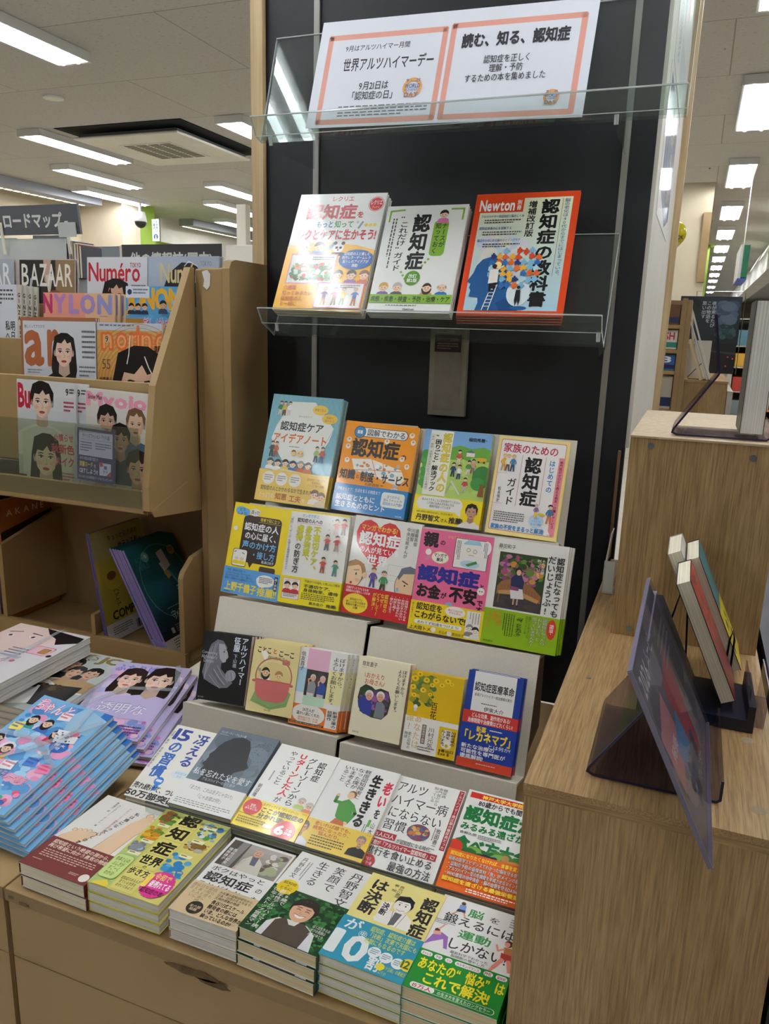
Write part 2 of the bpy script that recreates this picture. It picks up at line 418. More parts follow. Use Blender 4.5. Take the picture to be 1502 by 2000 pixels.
    def port(s, cx, cy, hh, hair='#17110f', skin='#e3bda4', top='#222228', long=True, sh=1.0, fringe=.5, lips='#b4484a', hw=1.0):
        """photographic head and shoulders: hh = head height in percent of the sheet height"""
        k = hh/2; a = k*s.h/s.w; X = lambda u: cx+u*a; Y = lambda v: cy+v*k
        if long: s.p([(X(-1.0*hw),Y(-.2)),(X(-.8*hw),Y(-1.05)),(X(-.2),Y(-1.3)),(X(.35),Y(-1.28)),(X(.9*hw),Y(-.95)),(X(1.05*hw),Y(-.1)),(X(1.15*hw),Y(1.3)),(X(.9*hw),Y(2.2)),(X(-.85*hw),Y(2.2)),(X(-1.15*hw),Y(1.2))], hair)
        else: s.p([(X(-.95*hw),Y(.25)),(X(-1.0*hw),Y(-.4)),(X(-.75*hw),Y(-1.1)),(X(-.1),Y(-1.38)),(X(.6*hw),Y(-1.2)),(X(.98*hw),Y(-.6)),(X(.92*hw),Y(.3))], hair)
        d = '#%02x%02x%02x' % tuple(int(int(skin[i:i+2],16)*.84) for i in (1,3,5))
        if sh: s.p([(X(-2.3*sh),Y(3.6)),(X(-2.0*sh),Y(2.2)),(X(-1.3*sh),Y(1.75)),(X(-.45),Y(1.45)),(X(.45),Y(1.45)),(X(1.3*sh),Y(1.75)),(X(2.0*sh),Y(2.2)),(X(2.3*sh),Y(3.6))], top)
        s.p([(X(-.42),Y(.5)),(X(.42),Y(.5)),(X(.5),Y(1.5)),(X(0),Y(1.8)),(X(-.5),Y(1.5))], d)
        s.e(X(-.78), Y(.1), .12*a, d, .24*a); s.e(X(.78), Y(.1), .12*a, d, .24*a)
        s.p([(X(-.74),Y(-.5)),(X(-.4),Y(-.95)),(X(.4),Y(-.95)),(X(.74),Y(-.5)),(X(.75),Y(.1)),(X(.62),Y(.62)),(X(.3),Y(.97)),(X(0),Y(1.06)),(X(-.3),Y(.97)),(X(-.62),Y(.62)),(X(-.75),Y(.1))], skin)
        s.p([(X(.74),Y(-.5)),(X(.75),Y(.1)),(X(.62),Y(.62)),(X(.3),Y(.97)),(X(0),Y(1.06)),(X(.34),Y(.75)),(X(.52),Y(.3)),(X(.56),Y(-.4))], '#%02x%02x%02x' % tuple(int(int(skin[i:i+2],16)*.93) for i in (1,3,5)))
        f = -.6+fringe*.4
        s.p([(X(-.82),Y(.15)),(X(-.85),Y(-.6)),(X(-.4),Y(-1.1)),(X(.4),Y(-1.1)),(X(.85),Y(-.6)),(X(.82),Y(.15)),(X(.62),Y(f-.1)),(X(.3),Y(f)),(X(.1),Y(f-.3)),(X(-.2),Y(f)),(X(-.6),Y(f-.05))], hair)
        for q in (-1, 1):
            s.l([(X(q*.52),Y(-.15)),(X(q*.36),Y(-.2)),(X(q*.2),Y(-.17))], .055*a, hair)
            s.e(X(q*.34), Y(.03), .16*a, '#e9e0d8', .065*a); s.e(X(q*.34), Y(.02), .075*a, '#2c1c16', .075*a)
            s.l([(X(q*.52),Y(-.02)),(X(q*.34),Y(-.07)),(X(q*.16),Y(.0))], .05*a, '#1c1310')
            s.e(X(q*.46), Y(.36), .2*a, '#%02x%02x%02x' % tuple(min(255, int(int(skin[i:i+2],16)*m)) for i, m in ((1,1.0),(3,.9),(5,.88))), .12*a)
        s.l([(X(.02),Y(.1)),(X(.09),Y(.4)),(X(-.06),Y(.43))], .05*a, d)
        s.e(X(0), Y(.68), .24*a, lips, .09*a); s.l([(X(-.22),Y(.67)),(X(.22),Y(.67))], .03*a, '#7c2c2e')
    def mesh(s, name, m, parent, extra=None):
        """join the print with body plates (extra: list of boxes with colours) into one mesh"""
        v = list(s.v); f = list(s.f); c = list(s.c)
        for (bx, col) in (extra or []):
            mb = MB().box(*bx); o = len(v); v += mb.v; f += [tuple(i+o for i in q) for q in mb.f]; c += [lin(col)]*8
        me = bpy.data.meshes.new(name); me.from_pydata(v, [], f); me.update()
        at = me.color_attributes.new('Col', 'FLOAT_COLOR', 'POINT'); at.data.foreach_set('color', [q for k in c for q in k])
        me.materials.append(m); o = bpy.data.objects.new(name, me); COL.objects.link(o)
        if parent is not None: o.parent = parent
        return o

def book(name, w, h, t, art, M, label, cat='book', cov='#f2f2ee', spine=None, side='R', band=0, bandart=None, bcol='#fff', pm=None, page=None, group=None, inset=.0012, ys=1.0):
    """bound book: cover wrapped round a block of leaves, with an optional paper band"""
    root = thing(name, label, cat, M=M, group=group)
    a = Art(w, h, ys=ys); art(a); TOP[root.name] = a.lz
    c = .0007; ss = spine or cov
    sp = ((w-c, w, 0, h, -t+.0002, -.0002), ss) if side == 'R' else ((0, c, 0, h, -t+.0002, -.0002), ss)
    a.mesh('cover', pm or GLOSS, root, [((0, w, 0, h, -c, 0), cov), ((0, w, 0, h, -t, -t+c), cov), sp])
    if side == 'R': MB().box(inset, w-c-.0002, inset, h-inset, -t+c+.0001, -c-.0001).build('page_block', page or PAGE, root, world=True)
    else: MB().box(c+.0002, w-inset, inset, h-inset, -t+c+.0001, -c-.0001).build('page_block', page or PAGE, root, world=True)
    if band:
        hb = h*band; zb = a.lz+.0002; b = Art(w, hb, zb+.0004)
        if bandart: bandart(b)
        TOP[root.name] = b.lz
        b.mesh('paper_band', pm or GLOSS, root, [((-.0004, w+.0004, 0, hb, zb, zb+.0003), bcol), ((w+.0001, w+.0005, 0, hb, -t, zb+.0001), bcol), ((-.0005, -.0001, 0, hb, -t, zb+.0001), bcol)])
    return root
TOP = {}
ORD = ['front', 'second', 'third', 'fourth', 'fifth', 'sixth', 'seventh', 'eighth']
def pile(proto, n, t, what, group, dirn=None, jit=.002, seed=3, word='behind the front copy', lab=None):
    """further copies behind or below the first, each nudged a little"""
    R = random.Random(seed); M0 = proto.matrix_basis.copy(); proto['group'] = group
    for i in range(1, n):
        dx, dy = (R.uniform(-jit, jit), 0) if dirn is None else (dirn[0]*i+R.uniform(-jit, jit), dirn[1]*i)
        copy_thing(proto, M0 @ Matrix.Translation((dx, dy, -i*(t+TOP[proto.name]+.0003))), (lab or '{o} copy {w} of the {x}').format(o=ORD[i], w=word, x=what), group)

# ================================================================== the room
def ceiling_mat():
    m = mat('mineral_ceiling_board', '#c2beb6', .9, spec=.2); nt, b, N, Lk = nodes(m)
    tc = N('ShaderNodeTexCoord'); br = N('ShaderNodeTexBrick'); br.offset = .5
    br.inputs['Scale'].default_value = 1; br.inputs['Brick Width'].default_value = 1.82; br.inputs['Row Height'].default_value = .91
    br.inputs['Mortar Size'].default_value = .004; br.inputs['Mortar Smooth'].default_value = .2
    br.inputs['Color1'].default_value = lin('#c3c0b9'); br.inputs['Color2'].default_value = lin('#bfbcb5'); br.inputs['Mortar'].default_value = lin('#959188')
    nz = N('ShaderNodeTexNoise'); nz.inputs['Scale'].default_value = 60; nz.inputs['Detail'].default_value = 4
    cr = N('ShaderNodeValToRGB'); e = cr.color_ramp.elements; e[0].position = .30; e[0].color = lin('#dedad3'); e[1].position = .42; e[1].color = (1,1,1,1)
    mp = N('ShaderNodeMapping'); mp.inputs['Scale'].default_value = (.6, 1.3, 1); Lk(tc.outputs['Object'], mp.inputs[0]); Lk(mp.outputs[0], nz.inputs['Vector'])
    mx = N('ShaderNodeMixRGB'); mx.blend_type = 'MULTIPLY'; mx.inputs[0].default_value = 1
    Lk(tc.outputs['Object'], br.inputs['Vector']); Lk(nz.outputs[0], cr.inputs[0]); Lk(br.outputs[0], mx.inputs[1]); Lk(cr.outputs[0], mx.inputs[2]); Lk(mx.outputs[0], b.inputs['Base Color'])
    return m
FLOORM = noise_mat('pale_vinyl_floor', '#c4bcae', '#d2cabc', (1,1,1), 4, 5, .35)
struct('floor', MB().box(-8, 9, -8, 42, -.05, 0), FLOORM)
struct('ceiling', MB().box(-8, 9, -8, 42, CEIL, CEIL+.05), ceiling_mat())
struct('wall_left', MB().box(-8.05, -7.9, -8, 9.5, 0, CEIL), CREAM)
struct('wall_left_far', MB().box(-8.05, -7.9, 9.5, 42, 0, CEIL), GREEN)
struct('wall_right', MB().box(9, 9.1, -8, 42, 0, CEIL), CREAM)
struct('wall_back', MB().box(-8, 9, 42, 42.1, 0, CEIL), CREAM)
struct('wall_front', MB().box(-8, 9, -8.1, -8, 0, CEIL), CREAM)
struct('trim_1', MB().box(-7.9, -7.82, 10.4, 30, 2.6, CEIL), WHITE)
struct('wall_pillar_left', MB().box(-7.9, -7.22, 8.8, 9.16, 0, CEIL), noise_mat('pillar_cream_paint', '#cdbfa6', '#d5c8b0', (1,1,1), 2, 3, .7))
struct('wall_pillar_left_green', MB().box(-7.9, -7.225, 9.161, 9.49, 0, CEIL), GREEN)
struct('wall_pillar_right', MB().box(-.42, -.01, 9.0, 9.6, 0, CEIL), CREAM)
struct('trim_2', MB().box(-.085, -.009, 8.96, 9.0, 1.98, 2.66), BROWND)
struct('wall_stub_far', MB().box(-.5, .02, 15, 15.4, 0, CEIL), GREEN)
struct('trim_3', MB().box(.95, 1.25, 9, 40, 2.55, CEIL), WHITE)

# ------------------------------------------------------------------ ceiling lights
def fixture(x, y, label=None, group=None):
    """surface fluorescent fitting with two tubes"""
    t = thing('ceiling_light', label, 'ceiling light', (x, y, CEIL), group)
    w, h = .12, .59
    b = MB().box(x-w, x+w, y-h, y+h, CEIL-.03, CEIL-.002); b.box(x-w, x-w+.01, y-h, y+h, CEIL-.055, CEIL-.03).box(x+w-.01, x+w, y-h, y+h, CEIL-.055, CEIL-.03)
    b.box(x-w, x+w, y-h, y-h+.02, CEIL-.055, CEIL-.03).box(x-w, x+w, y+h-.02, y+h, CEIL-.055, CEIL-.03)
    b.build('housing', REFL, t)
    for s in (-1, 1):
        MB().cyl((x+s*.055, y-h+.035, CEIL-.05), (x+s*.055, y+h-.035, CEIL-.05), .0165, 10).build('tube', LAMP, t)
    return t
L0 = None
def light_at(x, y, label, group):
    global L0
    if L0 is None: L0 = fixture(x, y, label, group); return L0
    return copy_thing(L0, Matrix.Translation((x, y, CEIL)), label, group)
GA, GL, GR = 'ceiling lights over the display', 'ceiling lights over the left aisle', 'ceiling lights along the right aisle'
light_at(-3.6, 3.45, 'large bright ceiling light at the upper left corner', GL)
light_at(-3.46, 6.05, 'ceiling light right of the air conditioner, half behind the clear sign shelf', GL)
light_at(-5.36, 6.0, 'ceiling light just left of the square ceiling air conditioner', GL)
light_at(-6.22, 7.25, 'ceiling light below and right of the one beside the air conditioner', GL)
light_at(-7.02, 8.4, 'ceiling light running up to the dome camera', GL)
light_at(-5.2, 8.45, 'upper of the two ceiling lights ending at the pale panel edge', GL)
light_at(-6.0, 9.6, 'lower of the two ceiling lights ending at the pale panel edge', GL)
light_at(-6.9, 11.2, 'faint ceiling light above the green wall, behind the white pole', GL)
nm = ['nearest', 'second', 'third', 'fourth', 'fifth', 'sixth', 'seventh', 'eighth', 'ninth', 'tenth', 'eleventh', 'twelfth', 'thirteenth']
ys = [3.75, 6.05, 8.45, 10.85, 13.1, 15.2, 17.2, 19.3, 21.6, 24, 27, 30, 34]
for i, y in enumerate(ys):
    light_at(.2, y, nm[i] + ' ceiling light along the right aisle, counted from the viewer', GR)
for i, y in enumerate((19, 21.5, 24, 27, 30, 33.5)):
    light_at(2.9, y, nm[i] + ' small ceiling light of the far row at the right edge', GR)
for i, (x, y) in enumerate([(-1.56, 1.1), (-1.56, 3.5), (.2, 1.35), (-2.5, -2.2), (.2, -1.05), (-3.3, -4.6), (-3.6, 1.05), (-3.6, -1.35), (2.1, 1.3), (-5.4, 3.5), (-5.4, 1), (2.1, 3.7), (2.1, 6.1), (2.1, 8.5), (2.1, 11), (-1.75, 8.4), (-1.75, 12), (-4.5, 13), (2.1, 14), (4.5, 4), (4.5, 9)]):  # unseen fittings: some placed from reflections, others added to fill in the light
    light_at(x, y, 'ceiling light out of the frame over the shop floor', 'ceiling lights outside the picture')

# ceiling cassette air conditioner
ac = thing('ceiling_air_conditioner', 'square white ceiling air conditioner with dark slots and a grey grille', 'air conditioner', (-4.5, 6.1, CEIL))
x0, x1, y0, y1 = -5.12, -3.88, 5.45, 6.75
MB().box(x0, x1, y0, y1, CEIL-.006, CEIL-.001).build('opening', DARKSLOT, ac)
MB().box(x0+.1, x1-.1, y0+.1, y1-.1, CEIL-.075, CEIL-.055).build('panel', WHITE, ac, bevel=.01)
MB().box(x0+.14, x1-.14, y0+.13, y0+.14, CEIL-.05, CEIL-.03).box(x0+.13, x0+.14, y0+.14, y1-.14, CEIL-.05, CEIL-.03).box(x1-.14, x1-.13, y0+.14, y1-.14, CEIL-.05, CEIL-.03).build('louver', mat('louver_grey', '#5a5d5e', .4), ac)
MB().box(x0+.36, x1-.36, y0+.36, y1-.36, CEIL-.079, CEIL-.0755).build('grille_frame', WHITE, ac)
gb = MB()
for k in range(4):
    xa = x0+.385+k*.122
    for j in range(13):
        ya = y0+.39+j*.041; gb.box(xa, xa+.1, ya, ya+.024, CEIL-.081, CEIL-.0795)
gb.build('grille', mat('grille_shadow', '#6d675c', .8), ac)
dm = thing('dome_camera', 'white dome security camera hanging from a curved arm on the ceiling', 'camera', (-6.93, 8.8, CEIL))
MB().tube([(-6.93, 8.8, CEIL), (-6.93, 8.8, 2.88), (-6.915, 8.79, 2.83), (-6.91, 8.78, 2.79)], .022).build('arm', mat('camera_arm', '#8d9298', .4), dm)
smooth(MB().cyl((-6.91, 8.78, 2.79), (-6.91, 8.78, 2.67), .06, 18, .085).build('body', PLASTW, dm))
smooth(MB().ball((-6.91, 8.78, 2.665), .075, .075, .075).build('dome', DARKP, dm))
sd = thing('ceiling_speaker', 'small round white fitting on the ceiling above the air conditioner', 'ceiling fitting', (-4.42, 4.72, CEIL))
MB().cyl((-4.42, 4.72, CEIL-.012), (-4.42, 4.72, CEIL-.001), .07, 24).build('ring', REFL, sd); MB().cyl((-4.42, 4.72, CEIL-.014), (-4.42, 4.72, CEIL-.0125), .05, 24).build('disc', WHITE, sd)
for i, (ya, yb, lb) in enumerate(((4.6, 8.6, 'grey light strip along the top of the cream wall'), (10.6, 13.6, 'grey light strip along the top of the green wall'))):
    t = thing('light_strip', lb, 'light strip', (-7.4, ya, CEIL), 'grey light strips on the left wall')
    MB().box(-7.62, -7.36, ya, yb, CEIL-.1, CEIL-.002).build('housing', mat('strip_grey', '#8e9096', .5), t)
    lb_ = MB(); y = ya+.05
    while y < yb-.1: lb_.box(-7.6, -7.565, y, y+.09, CEIL-.106, CEIL-.101); y += .13
    lb_.build('diode_row', LED, t)

# ================================================================== end panel of the book gondola
g = thing('shelf_end_panel', 'tall black end panel of the bookcase with two slotted steel uprights and pale wood edge', 'shelving', (-.57, 1.76, 0))
MB().box(-1.01, -.122, 1.76, 1.785, .573, 2.75).build('black_panel', BLACK, g)
MB().box(-1.042, -1.0105, 1.745, 1.80, .0, 2.75).build('wood_edge', PALEWOOD, g)
for xc in (-.876, -.178):
    u = MB().box(xc-.0065, xc+.0065, 1.754, 1.7595, .58, 2.75).build('slotted_upright', STEEL, g)
    sl = MB(); z = .60
    while z < 2.74: sl.box(xc-.0028, xc+.0028, 1.7528, 1.7538, z, z+.0125); z += .025
    sl.build('slots', DARKSLOT, u)
MB().box(-.122, -.114, 1.765, 2.70, 1.205, 2.75).build('side_board', WHITE, g)
MB().box(-.128, -.1225, 1.7605, 1.787, .573, 2.75).build('corner_strip', mat('corner_strip_grey', '#3a3b3d', .4), g)
MB().box(-.114, -.094, 2.703, 2.745, .0, 2.75).build('rear_wood_edge', PALEWOOD, g)
MB().box(-.134, -.1285, 1.74, 1.755, .96, 1.2).build('lower_side_strip', CARDB, g)

# ------------------------------------------------------------------ clear display shelves
def clear_shelf(x0, x1, y, z, lean, h, lip, depth, label):
    t = thing('clear_display_shelf', label, 'shelf', (x0, y, z), 'clear acrylic shelves on the uprights')
    s, c = math.sin(math.radians(lean)), math.cos(math.radians(lean))
    q = [(y-.012, z+lip), (y+.006, z), (y+.006+depth*c, z-depth*s), (y+.006+depth*c+h*s, z-depth*s+h*c)]
    MB().sheet(q, x0, x1, .004).build('tray', ACRY, t)
    e = MB()
    for xx in (x0-.0012, x1+.0002): e.sheet([(a, b+.0006) for a, b in q], xx, xx+.001, .0045)
    e.box(x0, x1, q[3][0]-.002, q[3][0]+.003, q[3][1]+.0002, q[3][1]+.002); e.box(x0, x1, q[0][0]-.001, q[0][0]+.003, q[0][1]+.0002, q[0][1]+.0015)
    e.box(x0, x1, q[0][0]-.0065, q[0][0]-.0052, q[0][1]-.0012, q[0][1]+.0012).box(x0, x1, q[1][0]-.0052, q[1][0]-.0042, q[1][1]-.0046, q[1][1]-.0032)  # pale strips paint in the bright highlights along the lip and its fold
    e.build('cut_edge', ACRYE, t)
    for xc in (-.876, -.178):
        ys = y+.012+depth*c
        MB().prism([(ys, z-.004-depth*s), (1.748, z+.05), (1.748, z-.03), (ys, z-.022-depth*s), (y+.03, z-.014-.03*s), (y+.03, z-.008-.03*s)], xc-.001, xc+.001).build('bracket', ACRY, t)
        MB().cyl((xc, y+.012, z-.004), (xc, y+.016, z-.02), .004, 8).build('hook', ACRYE, t)
    return t
clear_shelf(-.906, -.062, 1.53, 1.829, 18, .225, .03, .022, 'wide clear acrylic shelf at the top holding the white printed notice')
clear_shelf(-.908, -.172, 1.555, 1.452, 27, .245, .028, .058, 'clear acrylic shelf holding the red, green and orange books')
pl = thing('label_plate', 'grey metal label holder hanging under the middle of the book shelf', 'label holder', (-.527, 1.74, 1.445))
MB().prism([(-.572, 1.447), (-.4845, 1.447), (-.484, 1.25), (-.572, 1.25)], 1.742, 1.7585, 'y').build('plate', GREYMET, pl)
MB().box(-.560, -.497, 1.7408, 1.7418, 1.262, 1.395).build('window', noise_mat('label_window', '#857c6c', '#938a7a', (1,1,1), 25, 4, .35), pl)
def plate_art(a):
    a.r(0, 0, 100, 100, '#2a1418'); a.t('文字の大きな国語辞典', 10, 15, 90, 38, '#9c8a88'); a.g(10, 48, 90, 90, 3, '#7d6a68')
ap = Art(.0625, .038); plate_art(ap); o = ap.mesh('label_card', SATIN, pl, [((0, .0625, 0, .038, -.001, 0), '#2a1418')]); o.matrix_basis = pl.matrix_basis.inverted() @ frame((-.5605, 1.7403, 1.3955), 0)
ap = Art(.042, .008); ap.r(0,0,100,100,'#b4aa94'); ap.g(6,25,94,75,1,'#6a6050'); o = ap.mesh('small_label', SATIN, pl, [((0, .042, 0, .008, -.001, 0), '#b4aa94')]); o.matrix_basis = pl.matrix_basis.inverted() @ frame((-.557, 1.7403, 1.4365), 0)

# ------------------------------------------------------------------ stepped card risers
def riser(x0, x1, dz, label):
    t = thing('stepped_riser', label, 'display riser', (x0, 1.22, .573), 'stepped card display risers')
    P = [(1.205, .574), (1.222, .683+dz), (1.292, .657+dz), (1.364, .867+dz), (1.434, .846+dz), (1.492, 1.05+dz*.6), (1.56, 1.026+dz*.6), (1.632, 1.235+dz*.6)]
    MB().sheet(P, x0, x1, .005).build('folded_card', CARD, t)
    for xx in (x0+.03, x1-.036):
        MB().prism([(1.232, .575), (1.245, .64+dz), (1.30, .63+dz), (1.374, .83+dz), (1.44, .82+dz), (1.50, 1.01+dz), (1.57, .99+dz), (1.63, 1.17+dz), (1.63, .575)], xx, xx+.006).build('side_support', CARDB, t)
    return t
riser(-.905, -.557, 0, 'left half of the beige stepped card display, ending at the dark gap')
riser(-.549, -.208, -.008, 'right half of the beige stepped card display, nearest the oak counter')

# ------------------------------------------------------------------ tan display bases
def base(x0, x1, label, back):
    t = thing('display_counter', label, 'display counter', (x0, .77, 0), 'tan laminate display counters')
    MB().box(x0, x1, .768, back, .55, .572).build('table_top', BROWN, t, bevel=.002)
    MB().box(x0+.0005, x1-.0005, .7672, .7678, .5505, .5715).build('front_edging', BROWND, t)
    MB().box(x0+.002, x1-.002, .776, back, .0, .5495).build('carcass', BROWND, t)
    MB().box(x0+.004, x1-.004, .7705, .7755, .446, .5488).build('upper_front', BROWN, t); MB().box(x0+.004, x1-.004, .7705, .7755, .03, .4435).build('lower_front', BROWN, t)
    return t
bl = base(-2.6, -.9225, 'tan display counter under the magazine piles at the left', 1.508)
br_ = base(-.9195, -.134, 'tan display counter under the flat book piles', 1.756)
R = random.Random(4)
for (xc, zc, wd, hh) in ((-.565, .548, .05, .008), (-.535, .541, .028, .006), (-.285, .556, .035, .005), (-.88, .556, .012, .004), (-.905, .56, .006, .003)):
    pts = [(xc+wd*math.cos(2*math.pi*k/16)*R.uniform(.75, 1.1), zc+hh*math.sin(2*math.pi*k/16)*R.uniform(.6, 1.1)) for k in range(16)]
    pts = [(a, min(b, .5712)) for a, b in pts]
    MB().prism(pts, .7660, .7668, 'y').build('worn_patch', SCUFF, br_)

# ------------------------------------------------------------------ sloped clear tray for the tilted row
tr = thing('sloped_book_tray', 'clear sloped tray with a low front strip under the tilted row of books', 'display tray', (-.89, .98, .573))
MB().sheet([(.9655, .637), (.9695, .585), (.985, .579), (1.155, .637)], -.80, -.150, .003).build('tray', ACRY, tr)
MB().box(-.80, -.150, .9635, .9665, .6365, .638).build('lip_edge', mat('strip_dark_edge', '#4a4a46', .3), tr)
for xx in (-.79, -.52, -.25): MB().prism([(1.0, .5735), (1.148, .5735), (1.148, .630), (1.0, .580)], xx, xx+.003).build('rib', ACRY, tr)

# ================================================================== magazine rack at the left
rk = thing('magazine_rack', 'tan magazine rack with sloped side wing, stepped tiers and a low compartment', 'magazine rack', (-1.6, 1.5, 0))
XR = -1.107
wing = [(1.395, 1.018), (1.395, 1.08), (1.432, 1.305), (1.578, 1.567), (1.592, 1.567), (1.592, .992), (1.42, 1.018)]
MB().prism([(1.592, 1.568), (1.578, 1.568), (1.434, 1.305), (1.396, 1.08), (1.396, 1.026), (1.592, 1.026)], XR-.018, XR).build('side_wing', BROWN, rk)
MB().prism([(1.40, 1.0255), (1.592, 1.0905), (1.592, .99), (1.41, 1.0105)], XR+.0003, XR+.003).build('wing_plate', BROWN, rk)
MB().box(XR, -1.0815, 1.594, 1.62, .573, 1.566).box(-1.0815, -1.021, 1.580, 1.62, .573, 1.567).build('post', BROWN, rk, bevel=.004)
MB().prism([(1.575, .573), (1.575, 1.565), (1.582, 1.58), (1.60, 1.585), (1.742, 1.585), (1.742, .573)], -1.0195, -1.0005).build('end_panel', BROWN, rk, bevel=.003)
XL = -2.6
MB().box(XL, XR-.019, 1.398, 1.412, 1.018, 1.070).build('tier_lip', BROWN, rk, bevel=.001)
MB().box(XL, XR-.019, 1.4125, 1.75, 1.012, 1.026).build('tier_floor', BROWN, rk)
MB().box(XL, XR-.019, 1.452, 1.468, 1.10, 1.308).build('tier_lip', BROWN, rk, bevel=.001)
MB().box(XL, XR-.019, 1.4685, 1.53, 1.132, 1.146).build('tier_floor', BROWN, rk)
MB().box(XL, XR-.019, 1.530, 1.545, 1.10, 1.392).build('tier_lip', BROWN, rk, bevel=.001)
MB().box(XL, XR-.019, 1.5455, 1.61, 1.208, 1.222).build('tier_floor', BROWN, rk)
MB().box(XL, -1.03, 1.6205, 1.634, 1.25, 1.48).build('tier_lip', BROWN, rk, bevel=.001)
MB().box(XL, -1.03, 1.6345, 1.724, 1.30, 1.314).build('tier_floor', BROWN, rk)
MB().box(XL, -1.022, 1.725, 1.74, 1.03, 1.50).build('rack_back', BROWN, rk)
MB().box(XL, XR-.02, 1.392, 1.3945, 1.030, 1.213).build('clear_guard', clear_mat('guard_acrylic', '#e3e6da', .6, .05, .05, '#d8dccb'), rk)
MB().box(XL, -1.022, 1.7415, 1.743, .573, 1.011).build('lower_back', BROWND, rk)
MB().box(XL, XR, 1.51, 1.525, .573, .632).build('compartment_lip', BROWN, rk); MB().box(XL, XR, 1.5255, 1.741, .59, .604).build('compartment_floor', BROWN, rk)
MB().prism([(1.5125, .633), (1.5125, .83), (1.52, .845), (1.56, .875), (1.741, .90), (1.741, .633)], XR-.016, XR-.002).build('compartment_wing', BROWN, rk)
MB().prism([(1.5145, .633), (1.5145, .84), (1.741, .90), (1.741, .633)], -1.712, -1.698).build('divider', BROWN, rk)
MB().prism([(1.5145, .633), (1.5145, .69), (1.741, .70), (1.741, .633)], -1.404, -1.392).build('divider', BROWN, rk)
tr_ = MB().prism([(-1.077, 1.558), (-1.063, 1.562), (-1.054, 1.553), (-1.056, 1.527), (-1.064, 1.518), (-1.074, 1.526), (-1.071, 1.54)], 1.5785, 1.5795, 'y').build('torn_sticker', PLASTW, rk)

# ================================================================== oak counter and cabinet at the right
oc = thing('oak_counter', 'oak counter with a flat top at the right, cutting off the book rows', 'counter', (0, .8, 0))
MB().box(-.127, .146, .79, 1.756, .9445, .953).build('counter_top', OAKY, oc)
MB().box(-.1265, .1455, .7905, 1.7555, .936, .944).build('counter_edge', OAKX, oc)
MB().box(-.1255, .1445, .7915, 1.755, .0, .9355).build('carcass', OAKZ, oc)
MB().cyl((-.094, 1.10, .9531), (-.094, 1.10, .9536), .0035, 14).build('cam_bolt', mat('bolt_grey', '#77756e', .5), oc)
for px in ((.118, .842), (.115, 1.0)): MB().cyl((px[0], px[1], .9531), (px[0], px[1], .9533), .008, 18).build('clear_dot', clear_mat('dot', '#f0ead8', 1, .2, .25, '#e9dcc0'), oc)
ob = thing('oak_cabinet', 'square oak cabinet standing on the counter, screw heads in its front', 'cabinet', (.03, 1.3, .954))
MB().box(-.0825, .142, 1.297, 1.752, .9535, 1.288).build('carcass', OAKZ, ob)
MB().box(-.083, .1425, 1.2955, 1.753, 1.2883, 1.2915).build('cabinet_top', noise_mat('cabinet_top_paper', '#b39f80', '#c2ae8d', (1,1,1), 120, 4, .6), ob)
SCREW = mat('screw_head', '#8b939a', .35, .8)
for (sx, sz) in ((-.0505, 1.277), (.0985, 1.27), (-.054, .966)):
    s1 = MB().cyl((sx, 1.2968, sz), (sx, 1.2945, sz), .0052, 18).build('screw', SCREW, ob)
    MB().box(sx-.003, sx+.003, 1.2938, 1.2944, sz-.0006, sz+.0006).box(sx-.0006, sx+.0006, 1.2938, 1.2944, sz-.003, sz+.003).build('cross_slot', DARKP, s1)

dk = thing('dark_box', 'black cabinet side at the right edge beside the oak counter', 'cabinet', (.4, 1.5, 0))  # plain black box standing in for an unidentified dark area
MB().box(.162, .75, .86, 2.6, 0, .93).build('carcass', mat('dark_box_paint', '#101014', .5), dk); MB().box(.160, .752, .858, 2.602, .9305, .945).build('cabinet_top', NAVY, dk)

